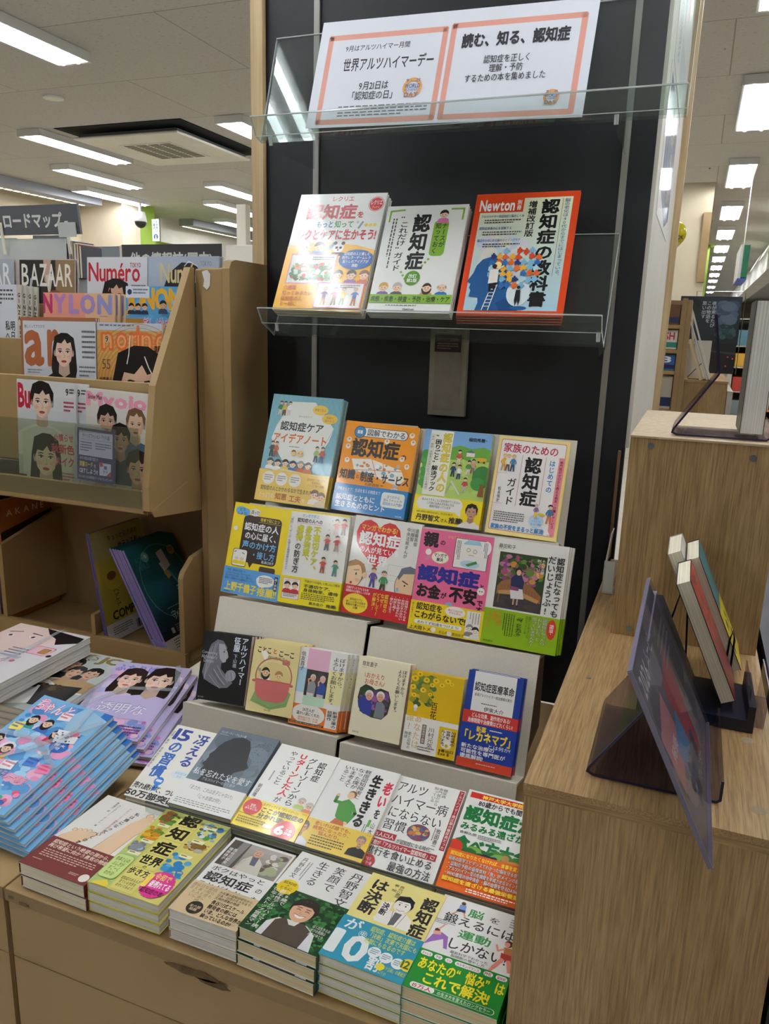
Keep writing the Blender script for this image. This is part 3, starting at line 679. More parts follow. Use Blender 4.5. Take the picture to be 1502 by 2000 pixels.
# ================================================================== books
def A_rec(a):
    a.r(0,0,100,100,'#f4f4f0'); a.t('レクリエ',38,2,64,7,'#d5283a',.02)
    a.e(90,9.5,8.6,'#d5283a'); a.ring(90,9.5,8,.6,'#f4f4f0'); a.t('レクリエ',83.5,6,96.5,10.4,'#fff',.02); a.t('ブックス',85.5,11,94.5,13.6,'#ffe680',.01)
    a.t('認知症',12,9,70,22.5,'#c81f33',.035); a.t('を',71,15.5,79,21.5,'#c81f33',.03)
    a.t('もっと',27,23.5,47,30,'#2a62b0',.025); a.t('知って',48,23.5,70,30,'#3a8a4a',.025)
    for i in range(3): a.e(84+i*5,27.5,1.9,'#e8c62a')
    a.p([(75,30),(79,24),(81,25),(77,31)],'#8a9aa8'); a.e(74,25,1.6,'#c8ccc8')
    a.t('レクとケアに生かそう!',7,31,98,40.5,'#c81f33',.035)
    a.p([(0,46),(20,43.5),(50,42.5),(80,45),(100,49),(100,100),(0,100)],'#f5b920')
    a.head(20,46,6.5,'#b9b3ac',kind='short'); a.p([(12,53),(14,50),(27,50),(30,53)],'#e8a6a0'); a.head(37,46.5,5.6,'#2c1c14'); a.p([(26,53),(31,50),(44,50),(52,43),(54,44.5),(47,53)],'#6a8fd0')
    a.e(59,47,6,'#fff'); a.e(54.6,43.2,2.1,'#111'); a.e(63.4,43.2,2.1,'#111'); a.e(57,47,1.5,'#111'); a.e(61.4,47,1.5,'#111'); a.e(59,49,1,'#111'); a.p([(51,54),(53,51),(66,51),(68,54)],'#151515')
    a.r(7,52.5,61,78,'#d98aa0'); a.r(8.4,53.5,59.6,77,'#dfe9dc'); a.blobs(9,59,59,76.5,150,3,['#2f7a3a','#4f9a42','#cfe0d0','#c8452c','#e06a30','#2f6a32','#ffffff'],5); a.g(33,55,57,58.5,2,'#555',2)
    a.e(82,57,19.5,'#1766b5',11.5); a.t('認知症の人と楽しむ\n製作レク・ゲームレク\n脳トレのアイデアが\n満載!',66,50.5,98,63.5,'#fff',.012,'c')
    for x,h,sh in ((66,'#3a2c24','#e9d36a'),(81,'#2e2622','#8a5fa0'),(95,'#8a5a3a','#d06a40')): a.bust(x,70,5,sh,h)
    a.t('介護職\n知っておきたい\n認知症の人\nと一緒に',7,79,42,97,'#c8662a',.012)
    a.r(46,76.5,98.5,97.5,'#d98aa0'); a.r(47.3,77.4,97.2,96.6,'#fbf7f2')
    for x,s1,p1,h1 in ((56,'#7a5a9a','#b06a3a','#c8c4c0'),(68,'#d0708a','#8a7a6a','#5a3a2a'),(77,'#e8c23a','#6a7a4a','#a8a4a0'),(90,'#2f6fc0','#b8763a','#c8c4c0')): a.fig(x,80,15.5,s1,p1,h1,arm=.6)
    a.g(72,78.5,94,81.5,2,'#666',6)
def A_nurse(a):
    a.r(0,0,100,100,'#f3f4ef')
    for p in ([(5,15),(5,5),(22,4)],[(80,4),(95,4),(95,14)]): a.l(p,2.2,'#86b83c')
    a.vt('認知症',35,8,58,61,'#1c1c1c',.035); a.vt('“これだけ”ガイド',19,9,31,62,'#1c1c1c',.018)
    a.gv(8,12,15,60,2,'#555',3); a.rr(62,15,80,48,5,'#86b83c'); a.vt('ナースが\n知っておく',64,17,79,46,'#20301a',.015)
    a.bust(72,9,5,'#e07ab0','#2a2018'); 
    for x,y in ((57,57),(60,54),(63,51),(33,63),(36,66),(39,69)): a.e(x,y,1.5,'#86b83c')
    a.e(48,68.5,9.5,'#5f9a2c'); a.t('改訂\n第2版',41.5,64.5,54.5,72.5,'#fff',.02,'c')
    for x,sh,h,k in ((15,'#7a5a9a','#d0a040','short'),(32,'#5a5a52','#b8b4ae','short'),(68,'#c8966a','#3a2a20','long'),(86,'#2f7ac0','#a8a098','bald')): a.bust(x,77,5.4,sh,h,kind=k)
    a.r(0,83.5,100,91.5,'#86b83c'); a.t('病態・疾患・検査・予防・治療・ケア',2,85,98,90.5,'#23301c',.02)
    a.g(22,93,80,94.6,1,'#777',4); a.t('Gakken',44,96,58,98,'#222',.02)
def A_newton(a):
    a.r(0,0,100,100,'#e2491d'); a.grad(6,4.5,94,96,'#e8e9c4','#a9cfe0',16)
    a.blobs(7,30,60,94,40,9,['#d8d6e2','#cfdbe6','#e0dfd0','#c6d3e4'],8)
    a.r(0,1.5,48,16,'#e2491d'); a.t('Newton',5,5.5,40,14.5,'#fff',.03); a.t('別\n冊',41.5,5.5,46,14.5,'#fff',.02)
    a.vt('認知症の教科書',65,6,83,93,'#17181c',.035); a.vt('増補改訂版',52.5,7,61.5,37,'#17181c',.018)
    a.vt('脳の老化は40代からすでにはじまっている。',86.5,6,92,70,'#2a5a8c',0); a.l([(85,6),(85,69)],.4,'#9a6a4a')
    a.t('アルツハイマー型認知症と脳のしくみ',8,18,50,20.6,'#2a4a8c',.01); a.g(12,22,48,26,2,'#55504a',3)
    a.t('認知症患者の心を理解する',8,28,40,30.6,'#2a4a8c',.01); a.g(12,32,50,36,2,'#55504a',4)
    a.t('腸活からはじめる脳のエイジングケア',8,38,50,40.6,'#2a4a8c',.01); a.g(14,42,50,46,2,'#55504a',5)
    a.p([(17,96),(19,90),(18,86),(9,85),(10,80),(8,78),(9,75),(5,73),(10,66),(12,60),(17,55),(28,52),(40,58),(44,72),(48,84),(56,96)],'#1f5a94')
    a.p([(40,96),(36,90),(44,86),(50,90),(58,96)],'#174a80'); a.e(56,82,11,'#dce9ea',14); a.e(58,94,8,'#2a5f9a',2)
    R = random.Random(9); cs = ['#e26a2c','#2f6fb2','#f0b23a','#d94a2c','#7fb8d8','#1f3f7a','#b8d8e0']
    for j in range(7):
        for i in range(8):
            if (j in (0,6) and i in (0,7)) or (j > 4 and i < 2) or R.random() < .12: continue
            x = 24+i*6.2+R.uniform(-.6,.6); y = 47+j*4.6+R.uniform(-.5,.5); c = R.choice(cs)
            a.p([(x,y),(x+4.6,y),(x+4.6,y+3.4),(x,y+3.4)],c); a.e(x+2.3,y-.5,1.1,c); a.e(x+5.2,y+1.7,1.1,c); a.e(x+2.3,y+3.9,1.1,c)
    a.e(33,60,3.5,'#ffe9a0'); a.l([(24,96),(30,76)],.9,'#f0efe6'); a.l([(30,96),(35,76)],.9,'#f0efe6')
    for k in range(7): a.l([(24.5+k*.9,93-k*2.7),(30.2+k*.8,93-k*2.7)],.7,'#f0efe6')
    a.p([(26,64),(34,63),(35,74),(26,75)],'#f2efe4'); a.e(30,61,2.3,'#3a2a20'); a.l([(33,64),(38,61)],1.4,'#f2efe4'); a.p([(27,75),(34,74),(33,82),(31,77),(28,83)],'#16181e')
    a.p([(54,80),(58,80),(59,88),(58,93),(56.5,88),(55,93),(53.5,88)],'#1a1e2a'); a.e(56,78,1.7,'#2a2018')
def A_areno(a):
    a.r(0,0,100,100,'#82bccb')
    for k in range(-14,20): a.l([(k*7,0),(k*7+45,72)],.35,'#72adc0'); a.l([(k*7+45,0),(k*7,72)],.35,'#72adc0')
    a.p([(28,6),(62,5),(94,28),(90,40),(74,62),(28,61),(8,42),(12,30)],'#eef1ea'); a.box(0,0,0.1,0.1,.1,'#82bccb')
    for p in (([(28,6),(62,5)]),([(94,28),(74,62)]),([(28,61),(8,42)])): a.l(p,.4,'#6a9aa8')
    a.t('認知症ケア',18,24.5,80,33.5,'#2c3234',.025); a.t('アイデアノート',10,35.5,88,45,'#d9702a',.03); a.g(36,47.5,58,49,1,'#777',3); a.t('〔オールカラー〕',40,18,62,20.4,'#777')
    a.e(71,12,11,'#f2ce5a',6.5); a.e(86,19.5,11,'#f2ce5a',6.5); a.t('現場で学ぶ',63,10.5,79,13.4,'#c8702a',.01); a.t('現場で\n活かせる',79,17,93,22.4,'#c8702a',.01,'c')
    for x,s1,p1 in ((14,'#3f8a5a','#e0dccc'),(20,'#e0c050','#6a4a3a'),(27,'#f4f4f0','#d8d8d0')): a.fig(x,6,14,s1,p1)
    for x,s1,p1 in ((12,'#3a4450','#2c3440'),(18,'#c06a3a','#a05030'),(76,'#9ac07a','#4a4a6a'),(84,'#c8602e','#3f5a8a')): a.fig(x,44 if x < 50 else 45,15,s1,p1)
    a.e(44,53,4,'#f2ce5a'); a.head(44,53,2.8,'#5a3a28'); a.e(54,53.5,4,'#f2ce5a'); a.head(54,53.5,2.8,'#7a5a40',kind='bald')
    for i,(s1,h) in enumerate((('#f4f4f0','#2a3a44'),('#f4f4f0','#2a2a2c'),('#e8c23a','#3a2a20'),('#3f74b8','#2a3040'),('#c8602e','#a8a098'),('#d06a3a','#3a3028'))): a.bust(13+i*11,63.5+(i%2)*.6,4.3,s1,h)
    a.p([(22,72),(30,68.5),(66,71),(70,75),(24,75)],'#e8d6a8')
def B_areno(b):
    b.r(0,0,100,100,'#ecc95c')
    for i in range(3): b.e(15+i*19,26,8.6,'#f2f1e8'); b.g(9+i*19,16,21+i*19,36,3,'#8a8672',i)
    b.t('認知症ケア本で初の\n受賞作の\nアイデア本も必読!',70,12,96,40,'#c8702a',.01,'c'); b.t('認知症の人とかかわるなかで生まれた',6,50,80,66,'#4a4030',.012)
    b.t('知恵',29,70,46,92,'#b8682a',.03); b.t('工夫',49,72,66,94,'#b8682a',.03); b.t('たっぷりの',6,72,27,90,'#f4ecd0',.012); b.t('を',67,78,73,92,'#f4ecd0',.01)
    b.bust(84,62,5.5,'#f0ebdc','#6a4a3a'); b.bust(93,68,5.5,'#e0cfae','#8a7a6a')
def A_zukai(a):
    a.r(0,0,100,100,'#f39a12'); a.rr(17,6,87,17,6,'#26344c'); a.rr(18,6.6,86,16.4,5.6,'#f4f2ea'); a.e(21,12,8,'#26344c'); a.e(21,12,7.2,'#3f8ac0'); a.r(17.5,10,20.6,14,'#f4f2ea'); a.r(21.4,10,24.5,14,'#f4f2ea')
    a.t('図解でわかる',31,7.4,84,15.8,'#26344c',.012); a.t('認知症',13,19,79,41,'#2a2420',.035); a.t('の',81,32,90,40,'#2a2420',.025)
    a.p([(16,44),(42,42),(86,51),(92,62),(84,69),(48,61),(22,57)],'#f6f1e2')
    for q in ([(44,42.5),(54,62)],[(20,56.5),(88,52)],[(60,45.5),(66,64)]): a.l(q,.8,'#d8742a')
    a.blobs(22,44,86,62,26,2.4,['#7ab0c8','#d8802c','#c8c0b0','#fff','#4a6a80'],4)
    for x,y in ((8,22),(8,30),(10,46),(92,10),(95,18),(92,46),(84,38),(60,20)): a.e(x,y,3.4,'#f4ece0'); a.e(x,y-.8,1.6,'#d8a080')
    a.t('知識',3,56,25,68,'#2a2420',.03); a.t('と',26,61,31,66,'#2a2420',.02); a.t('制度・サービス',32,57,99,69,'#2a2420',.03)
    a.t('石原哲郎',40,69.5,60,73,'#3a2c20',.01); a.g(62,70.4,68,72.4,1,'#3a2c20'); a.bust(81,73,4,'#fff','#b8b0a8')
def B_zukai(b):
    b.r(0,0,100,100,'#1f7fbf'); b.t('診断からケア、生活を支える制度まで',4,12,64,26,'#eef3f4',.01); b.t('認知症とともに\n生きるためのヒント',4,34,74,86,'#fff',.018)
    b.rr(66,12,97,66,4,'#eef0ea'); b.t('全てわかる\n読んでナットク!\n認知症の入門書!!',69,20,95,58,'#2a6a9c',.008,'c'); b.t('中央法規',88,90,97,96,'#fff')
def A_komari(a):
    a.r(0,0,100,100,'#b4d36a'); a.r(0,0,100,26,'#7fb0dd'); a.p([(0,30),(10,24),(40,20),(55,16),(72,19),(90,16),(100,19),(100,32),(0,34)],'#6fae46')
    a.blobs(42,28,98,70,40,4,['#b9d873','#aacf60','#c2dc80'],3); a.blobs(0,24,12,70,20,5,['#4f9a48','#5fa850'],2)
    a.r(9,1,43,76,'#f3f2e2'); a.vt('認知症の人の',28,3,42,72,'#b8a63a',.045); a.vt('認知症の人の',28.3,3.2,41.7,71.8,'#f3dd3c',.01); a.vt('“困りごと”解決ブック',17,5,27,72,'#2a2620',.028); a.box(10.5,6,15.5,70,.3,'#888'); a.vt('本人・家族・支援者の気持ちがラクになる視点',11,7,15,69,'#555')
    a.t('稲田秀樹',66,6,90,10.5,'#26304a',.022); a.g(91,7.5,94,9.6,1,'#26304a')
    a.r(66,23,78,28,'#eee9d8'); a.p([(65,23.5),(72,20.5),(79,23.5)],'#6a7a8a'); a.rr(82,28,96,33,2,'#e0b23a'); a.e(85,33,1.4,'#333'); a.e(93,33,1.4,'#333')
    for x,y,s1,p1 in ((56,21,'#d0584a','#e0d0b0'),(78,30,'#c8a088','#8a7060'),(72,32,'#5a9a4a','#d8d0c0'),(50,36,'#34507a','#2a3a5a'),(59,38,'#f0f0ea','#3a4a6a'),(70,52,'#c04a52','#d0c0b0')): a.fig(x,y,17,s1,p1)
    a.e(93,50,14,'#3f8a42',16); a.e(88,58,10,'#4a9a4a',9); a.p([(92,58),(97,58),(99,72),(90,72)],'#8a5a34')
    a.l([(44,72),(50,60)],1.2,'#a8b0a8'); a.l([(50,58),(64,72)],2.4,'#d8dcd4')
def B_komari(b):
    b.r(0,0,100,100,'#f5dd1f'); b.rr(4,2,72,50,9,'#f6f5ee'); b.p([(58,46),(70,44),(72,66)],'#f6f5ee'); b.t('本人のできることに目を向けてください\nこの本には本人が元気になる\n秘訣が詰まっています',11,8,68,42,'#2a2620',.008,'c')
    b.t('39歳で認知症と診断されたわたし…今も元気に暮らす',6,56,60,64,'#4a4420',.005); b.t('丹野智文',6,68,42,92,'#23201a',.028); b.t('さん',43,76,54,90,'#23201a',.02); b.t('推薦!',55,68,76,92,'#23201a',.03)
    b.port(86,42,46,'#241c18','#c99a7c','#e8e4dc',False,.9,.1)
def A_kazoku(a):
    a.r(0,0,100,100,'#f2dd8c'); a.rr(4,3,96,96,3,'#d8687c'); a.rr(4.8,3.6,95.2,95.4,2.6,'#f4f1ee'); a.t('家族のための',8,6.5,86,16.5,'#c22a4c',.022)
    a.vt('認知症',41,19,66,69,'#1d1d1f',.035); a.l([(37,18),(37,70)],.5,'#c8506a'); a.l([(70,18),(70,66)],.5,'#c8506a'); a.vt('はじめての',75,20,84,53,'#2f86c0',.02); a.vt('ガイド',20,42,34,70,'#1d1d1f',.018)
    a.p([(88,17),(96,17),(96,95),(91,95),(87,90)],'#ea8c9a'); a.vt('専門医がゼロから教える病気・介護・サービス',89.4,20,94,88,'#8a2030',.02)
    for x,s1,p1 in ((12,'#e0b030','#c89a6a'),(18,'#f0ece0','#7a5a3a'),(25,'#4a86b0','#3a5a7a')): a.fig(x,18,18,s1,p1,'#d8b060')
    a.vt('松永慎史',9,52,14,68,'#333',.01); a.l([(3,38),(18,38)],.3,'#b86a7a'); a.l([(3,69),(18,69)],.3,'#b86a7a'); a.g(9,77,52,88,5,'#555',3,.4)
    a.e(69,82.5,10.5,'#bcd9ee',9); a.t('対話と\nイラストで\nスッキリ理解!',62,78,77,87,'#4a7ab8',.01,'c'); a.fig(67,65,14,'#8a6aa0','#e0c030','#b8b4b0'); a.fig(86,64,20,'#4a7aa0','#d07a52','#2a2a2a'); a.e(75,75.5,5,'#e0c040',2)
    a.t('家族の不安をまるっと解消!',7,89.5,82,95,'#1f7fbf',.03); a.t('中央法規',86,94,93,95.4,'#444')
def A_koe(a):
    a.r(0,0,100,100,'#f2d81c'); a.rr(20,13,87,67,7,'#3d312b'); a.p([(38,66),(48,66),(43,73)],'#3d312b'); a.rr(60,69,88,80,3,'#4a3c34')
    a.e(13,9,10,'#6aaee0',6.5); a.e(22,10,7,'#6aaee0',6); a.t('どう\nしよう!',6,5.5,24,14,'#26344c',.015,'c'); a.e(38,9,9,'#f4f2ea',6); a.t('困った!',31,6.5,46,11.5,'#26344c',.015)
    a.t('現場で役に立つ',49,14,83,18.5,'#e0c83a',.018); a.l([(47,19.5),(85,19.5)],.5,'#e0c83a'); a.t('認知症の人',23,21,84,30.5,'#fff',.022); a.t('の心に届く、',26,31.5,88,40.5,'#fff',.022); a.t('声のかけ方',24,42,84,51,'#7cc0ee',.022); a.t('・接し方',42,52.5,84,61.5,'#7cc0ee',.022); a.t('著:高口光子',62,62,84,65.5,'#fff',.01)
    a.rr(10,53,36,73,4,'#2a2420'); a.rr(10.8,53.6,35.2,72.4,3.6,'#f4f2ea'); a.bust(18,63,4.6,'#f2d81c','#f4f2ea','#f4ece0'); a.bust(28,63,4.6,'#f2d81c','#f4f2ea','#f4ece0'); a.l([(13,57),(16,56)],1,'#2a2420'); a.l([(27,57),(31,58)],1,'#2a2420'); a.e(8,30,4,'#f4f2ea',3.4)
def B_koe(b):
    b.r(0,0,100,100,'#62a6e2'); b.t('「ああ、認知症の日常って\nこんなにいろんなことをするのか!\n自分がする方も悲しくない、驚かない\n寛容さと希望のわかる最高のマニュアル」',4,6,58,48,'#1f3f78',.004); b.e(75,32,16,'#f4f2ea',9); b.e(70,38,10,'#f4f2ea',8); b.g(64,20,87,44,4,'#2a4a80',2)
    b.r(90,10,96,62,'#26304a'); b.vt('高く評価',90.6,14,95.4,58,'#fff',.01); b.t('上野千鶴子',5,54,62,90,'#f3df5a',.03); b.t('推薦!!',63,56,98,92,'#f3df5a',.025); b.g(5,92,24,97,1,'#2a4a80')
def A_futeki(a):
    a.r(0,0,100,100,'#f1f0ea'); a.r(0,0,100,2.5,'#f0d81c'); a.t('マンガで学ぶ',22,4,50,8.5,'#4aa0c8',.012); a.t('認知症の人への',15,9.5,57,15,'#2c2a28',.03); a.l([(15,16),(56,16)],.6,'#d88aa0')
    a.vt('不適切ケア、',44,18,56,76,'#a8a820',.05); a.vt('不適切ケア、',44.2,18.2,55.8,75.8,'#d9d42a',.02); a.vt('身体拘束、',30,18,42,66,'#a8a820',.05); a.vt('身体拘束、',30.2,18.2,41.8,65.8,'#d9d42a',.02); a.vt('虐待',16,18,28,38,'#a8a820',.05); a.vt('虐待',16.2,18.2,27.8,37.8,'#d9d42a',.02)
    a.vt('の防ぎ方',16,40,27,78,'#2c2a28',.02); a.vt('「普段」と「チーム」を整える現場改善のポイント',4,8,9,76,'#555')
    for x,y,s1,p1 in ((80,6,'#d06a52','#d8c8b8'),(92,5,'#c8464a','#8a6a5a'),(68,26,'#d0504a','#5a6a74'),(84,26,'#c84a4a','#b8a090'),(66,54,'#d0504a','#a05a4a'),(86,56,'#4a9a86','#5a8a80')): a.fig(x,y,20,s1,p1,arm=.5)
    a.blobs(62,6,96,74,30,.6,['#4a9a6a','#d88a4a','#6a6a6a'],4)
def B_futeki(b):
    b.r(0,0,100,100,'#efdf1c'); b.rr(5,8,34,84,2,'#d890a8'); b.rr(6,10,33,82,1.6,'#f4f1ea'); b.bust(13,34,5,'#c83a3a'); b.bust(26,34,5,'#c83a3a'); b.g(8,62,31,78,3,'#666',3); b.t('ダメ!をなくす対応が',8,12,31,19,'#c04a6a')
    b.t('「不適切ケアの温床」に落し込んで解決!',38,6,98,16,'#3a3828',.008); b.t('不適切ケア、\n身体拘束、虐待',40,20,97,50,'#3a3828',.022); b.g(38,54,92,80,4,'#5a5430',3,.45); b.t('高木俊介',52,82,76,94,'#3a3828',.012); b.t('推薦!',80,82,97,95,'#3a3828',.02)
def A_manga(a):
    a.r(0,0,100,100,'#f0efe9')
    a.p([(39,12),(44,7),(52,4),(61,5),(69,11),(72,20),(70,30),(63,40),(52,49),(40,59),(28,50),(15,41),(7,31),(5,20),(8,11),(15,5),(24,3.5),(33,6.5)],'#d8262c'); a.t('マンガでわかる!',11,9,66,16.5,'#f3c83a',.03); a.t('認知症',10,17,72,33.5,'#fff',.035); a.t('の人が見ている',13,34.5,73,42.5,'#fff',.02); a.t('世界',26,43.5,58,56,'#fff',.035)
    a.vt('遠藤英俊\n川畑智\n中央法規まんが',79,6,97,42,'#3a3634',.006)
    for q in ((60,52,98,70),(30,64,96,92)): a.box(q[0],q[1],q[2],q[3],.4,'#c8bcb4')
    a.e(12,66,16,'#b98a56'); a.e(9,70,15,'#2a2420',19); a.e(9,70,14.3,'#f0cfa6',18.3); a.e(27,69,4,'#f0cfa6'); a.p([(0,58),(10,52),(24,56),(27,64),(16,58),(0,62)],'#b98a56'); a.e(14,69,1.1,'#2a2420',2); a.l([(10,65),(18,64)],.9,'#5a4434'); a.e(8,80,1.8,'#9a4438'); a.e(17,76,3.4,'#eeae94',2.4); a.p([(0,92),(0,86),(20,86),(26,92)],'#6a58a0')
    a.e(92,74,19,'#2a2420',24); a.e(92,74,18.3,'#ecc9a2',23.3); a.p([(76,64),(80,54),(92,50),(100,52),(100,58),(84,60),(78,68)],'#6c7484'); a.l([(84,68),(92,71)],1.6,'#3a3434'); a.e(88,73,1.3,'#2a2420'); a.l([(82,88),(94,85)],1,'#2a2420'); a.e(78,79,2,'#8ac0e0',3); a.p([(74,100),(78,94),(100,92),(100,100)],'#7c8a52')
    a.fig(40,58,24,'#6a5aa0','#5a4a90','#8a6a4a','#f0cfa6'); a.fig(56,60,26,'#4f9a62','#4a4238','#7a746c','#f0cfa6')
def B_manga(b):
    b.r(0,0,100,100,'#cf2229'); b.t('介護がずっとラクになる本!\n認知症の人が愛おしくなる本!',3,4,40,26,'#fff',.008); b.e(20,62,19,'#f3d63a',14); b.t('認知症ケアに\n新しい人気の光射す\n最高の介護メソッド\n公開!',6,44,36,82,'#3a2a1a',.012,'c')
    b.vt('認知症の\nなぜ?\nどうして?\nが解決!',44,12,68,92,'#f3d63a',.018); b.vt('・突然帰りたくなる\n・世話の手が出ない\n・財布を盗まれた\n・何度も聞く\n・暴力をふるう',70,10,98,90,'#fff',.006)
def A_oya(a):
    a.r(0,0,100,100,'#ef6f9c'); a.t('親',5,3,26,22,'#2a1c20',.045); a.t('の',28,11,36,18,'#2a1c20',.035); a.t('かなりあやしい?',38,4,68,8.5,'#f3cf3a',.01)
    a.r(49,6,95,42,'#2a1c20'); a.r(49.8,6.5,94.2,41.5,'#f6f4ee'); a.e(72,20,10,'#f8f4ea',9); a.p([(60,12),(66,7),(82,7),(86,14),(84,12),(62,13)],'#a8d4e4'); a.ring(68,19,2.6,.5,'#555'); a.ring(77,20,2.6,.5,'#555'); a.l([(69,25),(76,25)],.5,'#555'); a.e(72,36,13,'#bcdcec',5); a.p([(66,37),(80,31),(82,34),(70,39)],'#4a8a4a'); a.e(92,14,6,'#fff',9); a.gv(87,8,93,26,3,'#555',4); a.gv(51,9,57,32,3,'#555',7)
    a.e(31,33,12,'#f6e98a',8); a.e(31,33,11,'#fbf8ee',7); a.t('マンガで\n解決',22,27.5,40,38,'#2a1c20',.025,'c'); a.e(14,28,4.2,'#fbf6ee'); a.p([(11,32),(17,32),(18,38),(10,38)],'#d88aa0')
    a.t('認知症',3,44,88,64,'#2c2c94',.05); a.t('と',89,57,96,64,'#2a1c20',.03); a.t('お金',4,67,38,84,'#241418',.05); a.t('が',39,74,47,82,'#241418',.03); a.t('不安',50,65,88,84,'#241418',.05); a.vt('です',88,76,97,92,'#241418',.03)
    a.e(92,66,5,'#fbf4ea'); a.e(90.5,66,.8,'#333'); a.e(93.5,66,.8,'#333'); a.e(52,88,5,'#8ab8e0',3.4)
def B_oya(b):
    b.r(0,0,100,100,'#f1d41f'); b.t('認知症を',8,4,45,30,'#2a2420',.025); b.e(62,18,14,'#fbf6ea',7); b.t('備えておけば\nがぜん安心',52,10,72,26,'#c83a5a',.01,'c'); b.t('こわがらないで!',6,32,78,58,'#2a2420',.03); b.rr(8,62,74,76,4,'#f8f5ea'); b.t('あわてず知識をつけよう!',12,64,70,75,'#4a4438',.01); b.t('上大岡トメ!',2,82,34,97,'#2a2420',.018); b.t('杉山孝博 黒田尚子',44,86,78,97,'#4a3a20',.008); b.e(36,88,3.4,'#fbf4ea'); b.e(58,92,3.4,'#fbf4ea'); b.vt('親とお金のこと',2,8,5,60,'#5a4a20')
    b.r(78,6,97,96,'#f5f2ea'); b.bust(84,62,4.6,'#8a8a86','#9a9690','#f4efe6'); b.bust(92,68,4.6,'#e8e4da','#3a3634','#f4efe6'); b.gv(80,10,95,46,4,'#888',5,.3)
def A_daijo(a):
    a.r(0,0,100,100,'#f2f2ec'); a.t('藤田和子',8,5,31,9.5,'#3a3a3a',.012); a.g(8,10,22,11,1,'#999')
    a.r(11,12.5,74,65,'#3a4a2c'); a.blobs(11.5,13,73.5,42,150,4,['#4a6a34','#34502a','#6a8a42','#a8527a','#c07a9a','#8a4a86','#c8903a','#2a3c22'],6); a.r(11.2,53,73.8,64.8,'#4a4244'); a.blobs(11.5,54,73.5,64.5,30,4,['#4e4648','#463e40'],3)
    a.p([(13,45),(18,40),(30,37),(45,37),(60,42),(72,49),(72,56),(60,53),(40,50),(20,50),(13,53)],'#9a6a42'); a.p([(15,49),(40,46),(70,53),(68,56),(40,51),(16,52)],'#c39562')
    for k in range(12): a.l([(20+k*4,40+abs(k-4)*.9),(19+k*4.1,47+max(0,k-5)*.7)],.5,'#7a4f30')
    a.p([(16,52),(18,52),(17,60),(15.5,60)],'#8a5c38'); a.p([(30,36),(36,32),(44,33),(48,38),(47,46),(31,46)],'#2a3458'); a.e(39,29,4.6,'#3a241c',5); a.e(39.5,30,3.2,'#e0b496',3.8); a.p([(30,45),(47,45),(50,54),(33,55)],'#e4dfe4'); a.p([(30,43),(42,44),(42,47),(30,47)],'#8a4a6a'); a.l([(37,55),(37,60)],1.8,'#d8a88a'); a.l([(42,55),(42,60)],1.8,'#d8a88a'); a.e(37,61,2,'#2a2430',1); a.e(42.5,61,2,'#2a2430',1)
    a.vt('そんな言葉\n創っていこう。',61,15,72.5,34,'#f4f2ea',.006)
    a.vt('認知症になっても',86,11,97,66,'#3a3a3a',.025); a.vt('だいじょうぶ!',74.5,10,86,65,'#3a3a3a',.02)
def B_daijo(b):
    b.r(0,0,100,100,'#93bd1f'); b.e(91,32,6,'#d9402c',13); b.vt('増刷出来!',88,18,94,46,'#fff',.02); b.vt('認知症になったら\nおしまいだ、と\n思っていませんか?',64,6,86,86,'#26301a',.035); b.vt('認知症になったら\nおしまいだ、と\n思っていませんか?',64.3,6,85.7,86,'#eef2dc',.008)
    b.vt('希望のいのち根ざすにじむ、\n大切なメッセージの本',56,6,64,70,'#2a3a14'); b.vt('「母、立ちあがる」',44,10,54,70,'#26301a',.012); b.gv(26,8,42,70,5,'#3a4a1a',3,.35); b.vt('本人発信\n渾身の\nメッセージ!',4,8,25,64,'#e08a2c',.02); b.t('徳間書店',4,88,18,94,'#26301a')
def A_conq(a):
    a.r(0,0,100,100,'#101013'); g = ['#8b8b95','#a3a3ad','#75757f','#bcbcc4','#5a5a64']
    a.p([(6,60),(12,34),(18,18),(30,10),(42,11),(52,20),(50,30),(56,36),(50,42),(44,44),(44,52),(60,62),(72,70),(62,78),(46,80),(30,76),(12,70)],'#75757f'); a.p([(34,16),(46,16),(54,27),(57,34),(52,38),(53,41),(47,43),(40,38),(36,28)],'#b2b2ba'); a.e(47,27,1.6,'#4a4a52'); a.l([(46,24),(52,24)],.8,'#5a5a62')
    for k in range(9): a.l([(33-k*2,12+k*1.5),(26-k*1.6,34+k*2),(16-k*.5,58+k*1.5)],.9,g[k%5])
    for k in range(6): a.l([(36-k*3,48+k*3),(48-k*2,60+k*3),(62-k*3,70+k*2)],1.2,g[(k+1)%5])
    a.e(66,60,11,'#9d9da7',10,20)
    for k in range(4): a.l([(58+k*4,54+k*.6),(61+k*4,65)],1.3,g[k%5])
    a.vt('アルツハイマー',80,3,95,72,'#e8eef8',.022); a.vt('征服',65,3,79,25,'#e8eef8',.025); a.vt('下山進',67,28,76,48,'#cfd4dc',.008); a.t("Conquering\nAlzheimer's\nDisease",1,28,34,45,'#c2c2c8',.01,'c'); a.t('角川文庫',4,95,16,97.4,'#cfcfd4')
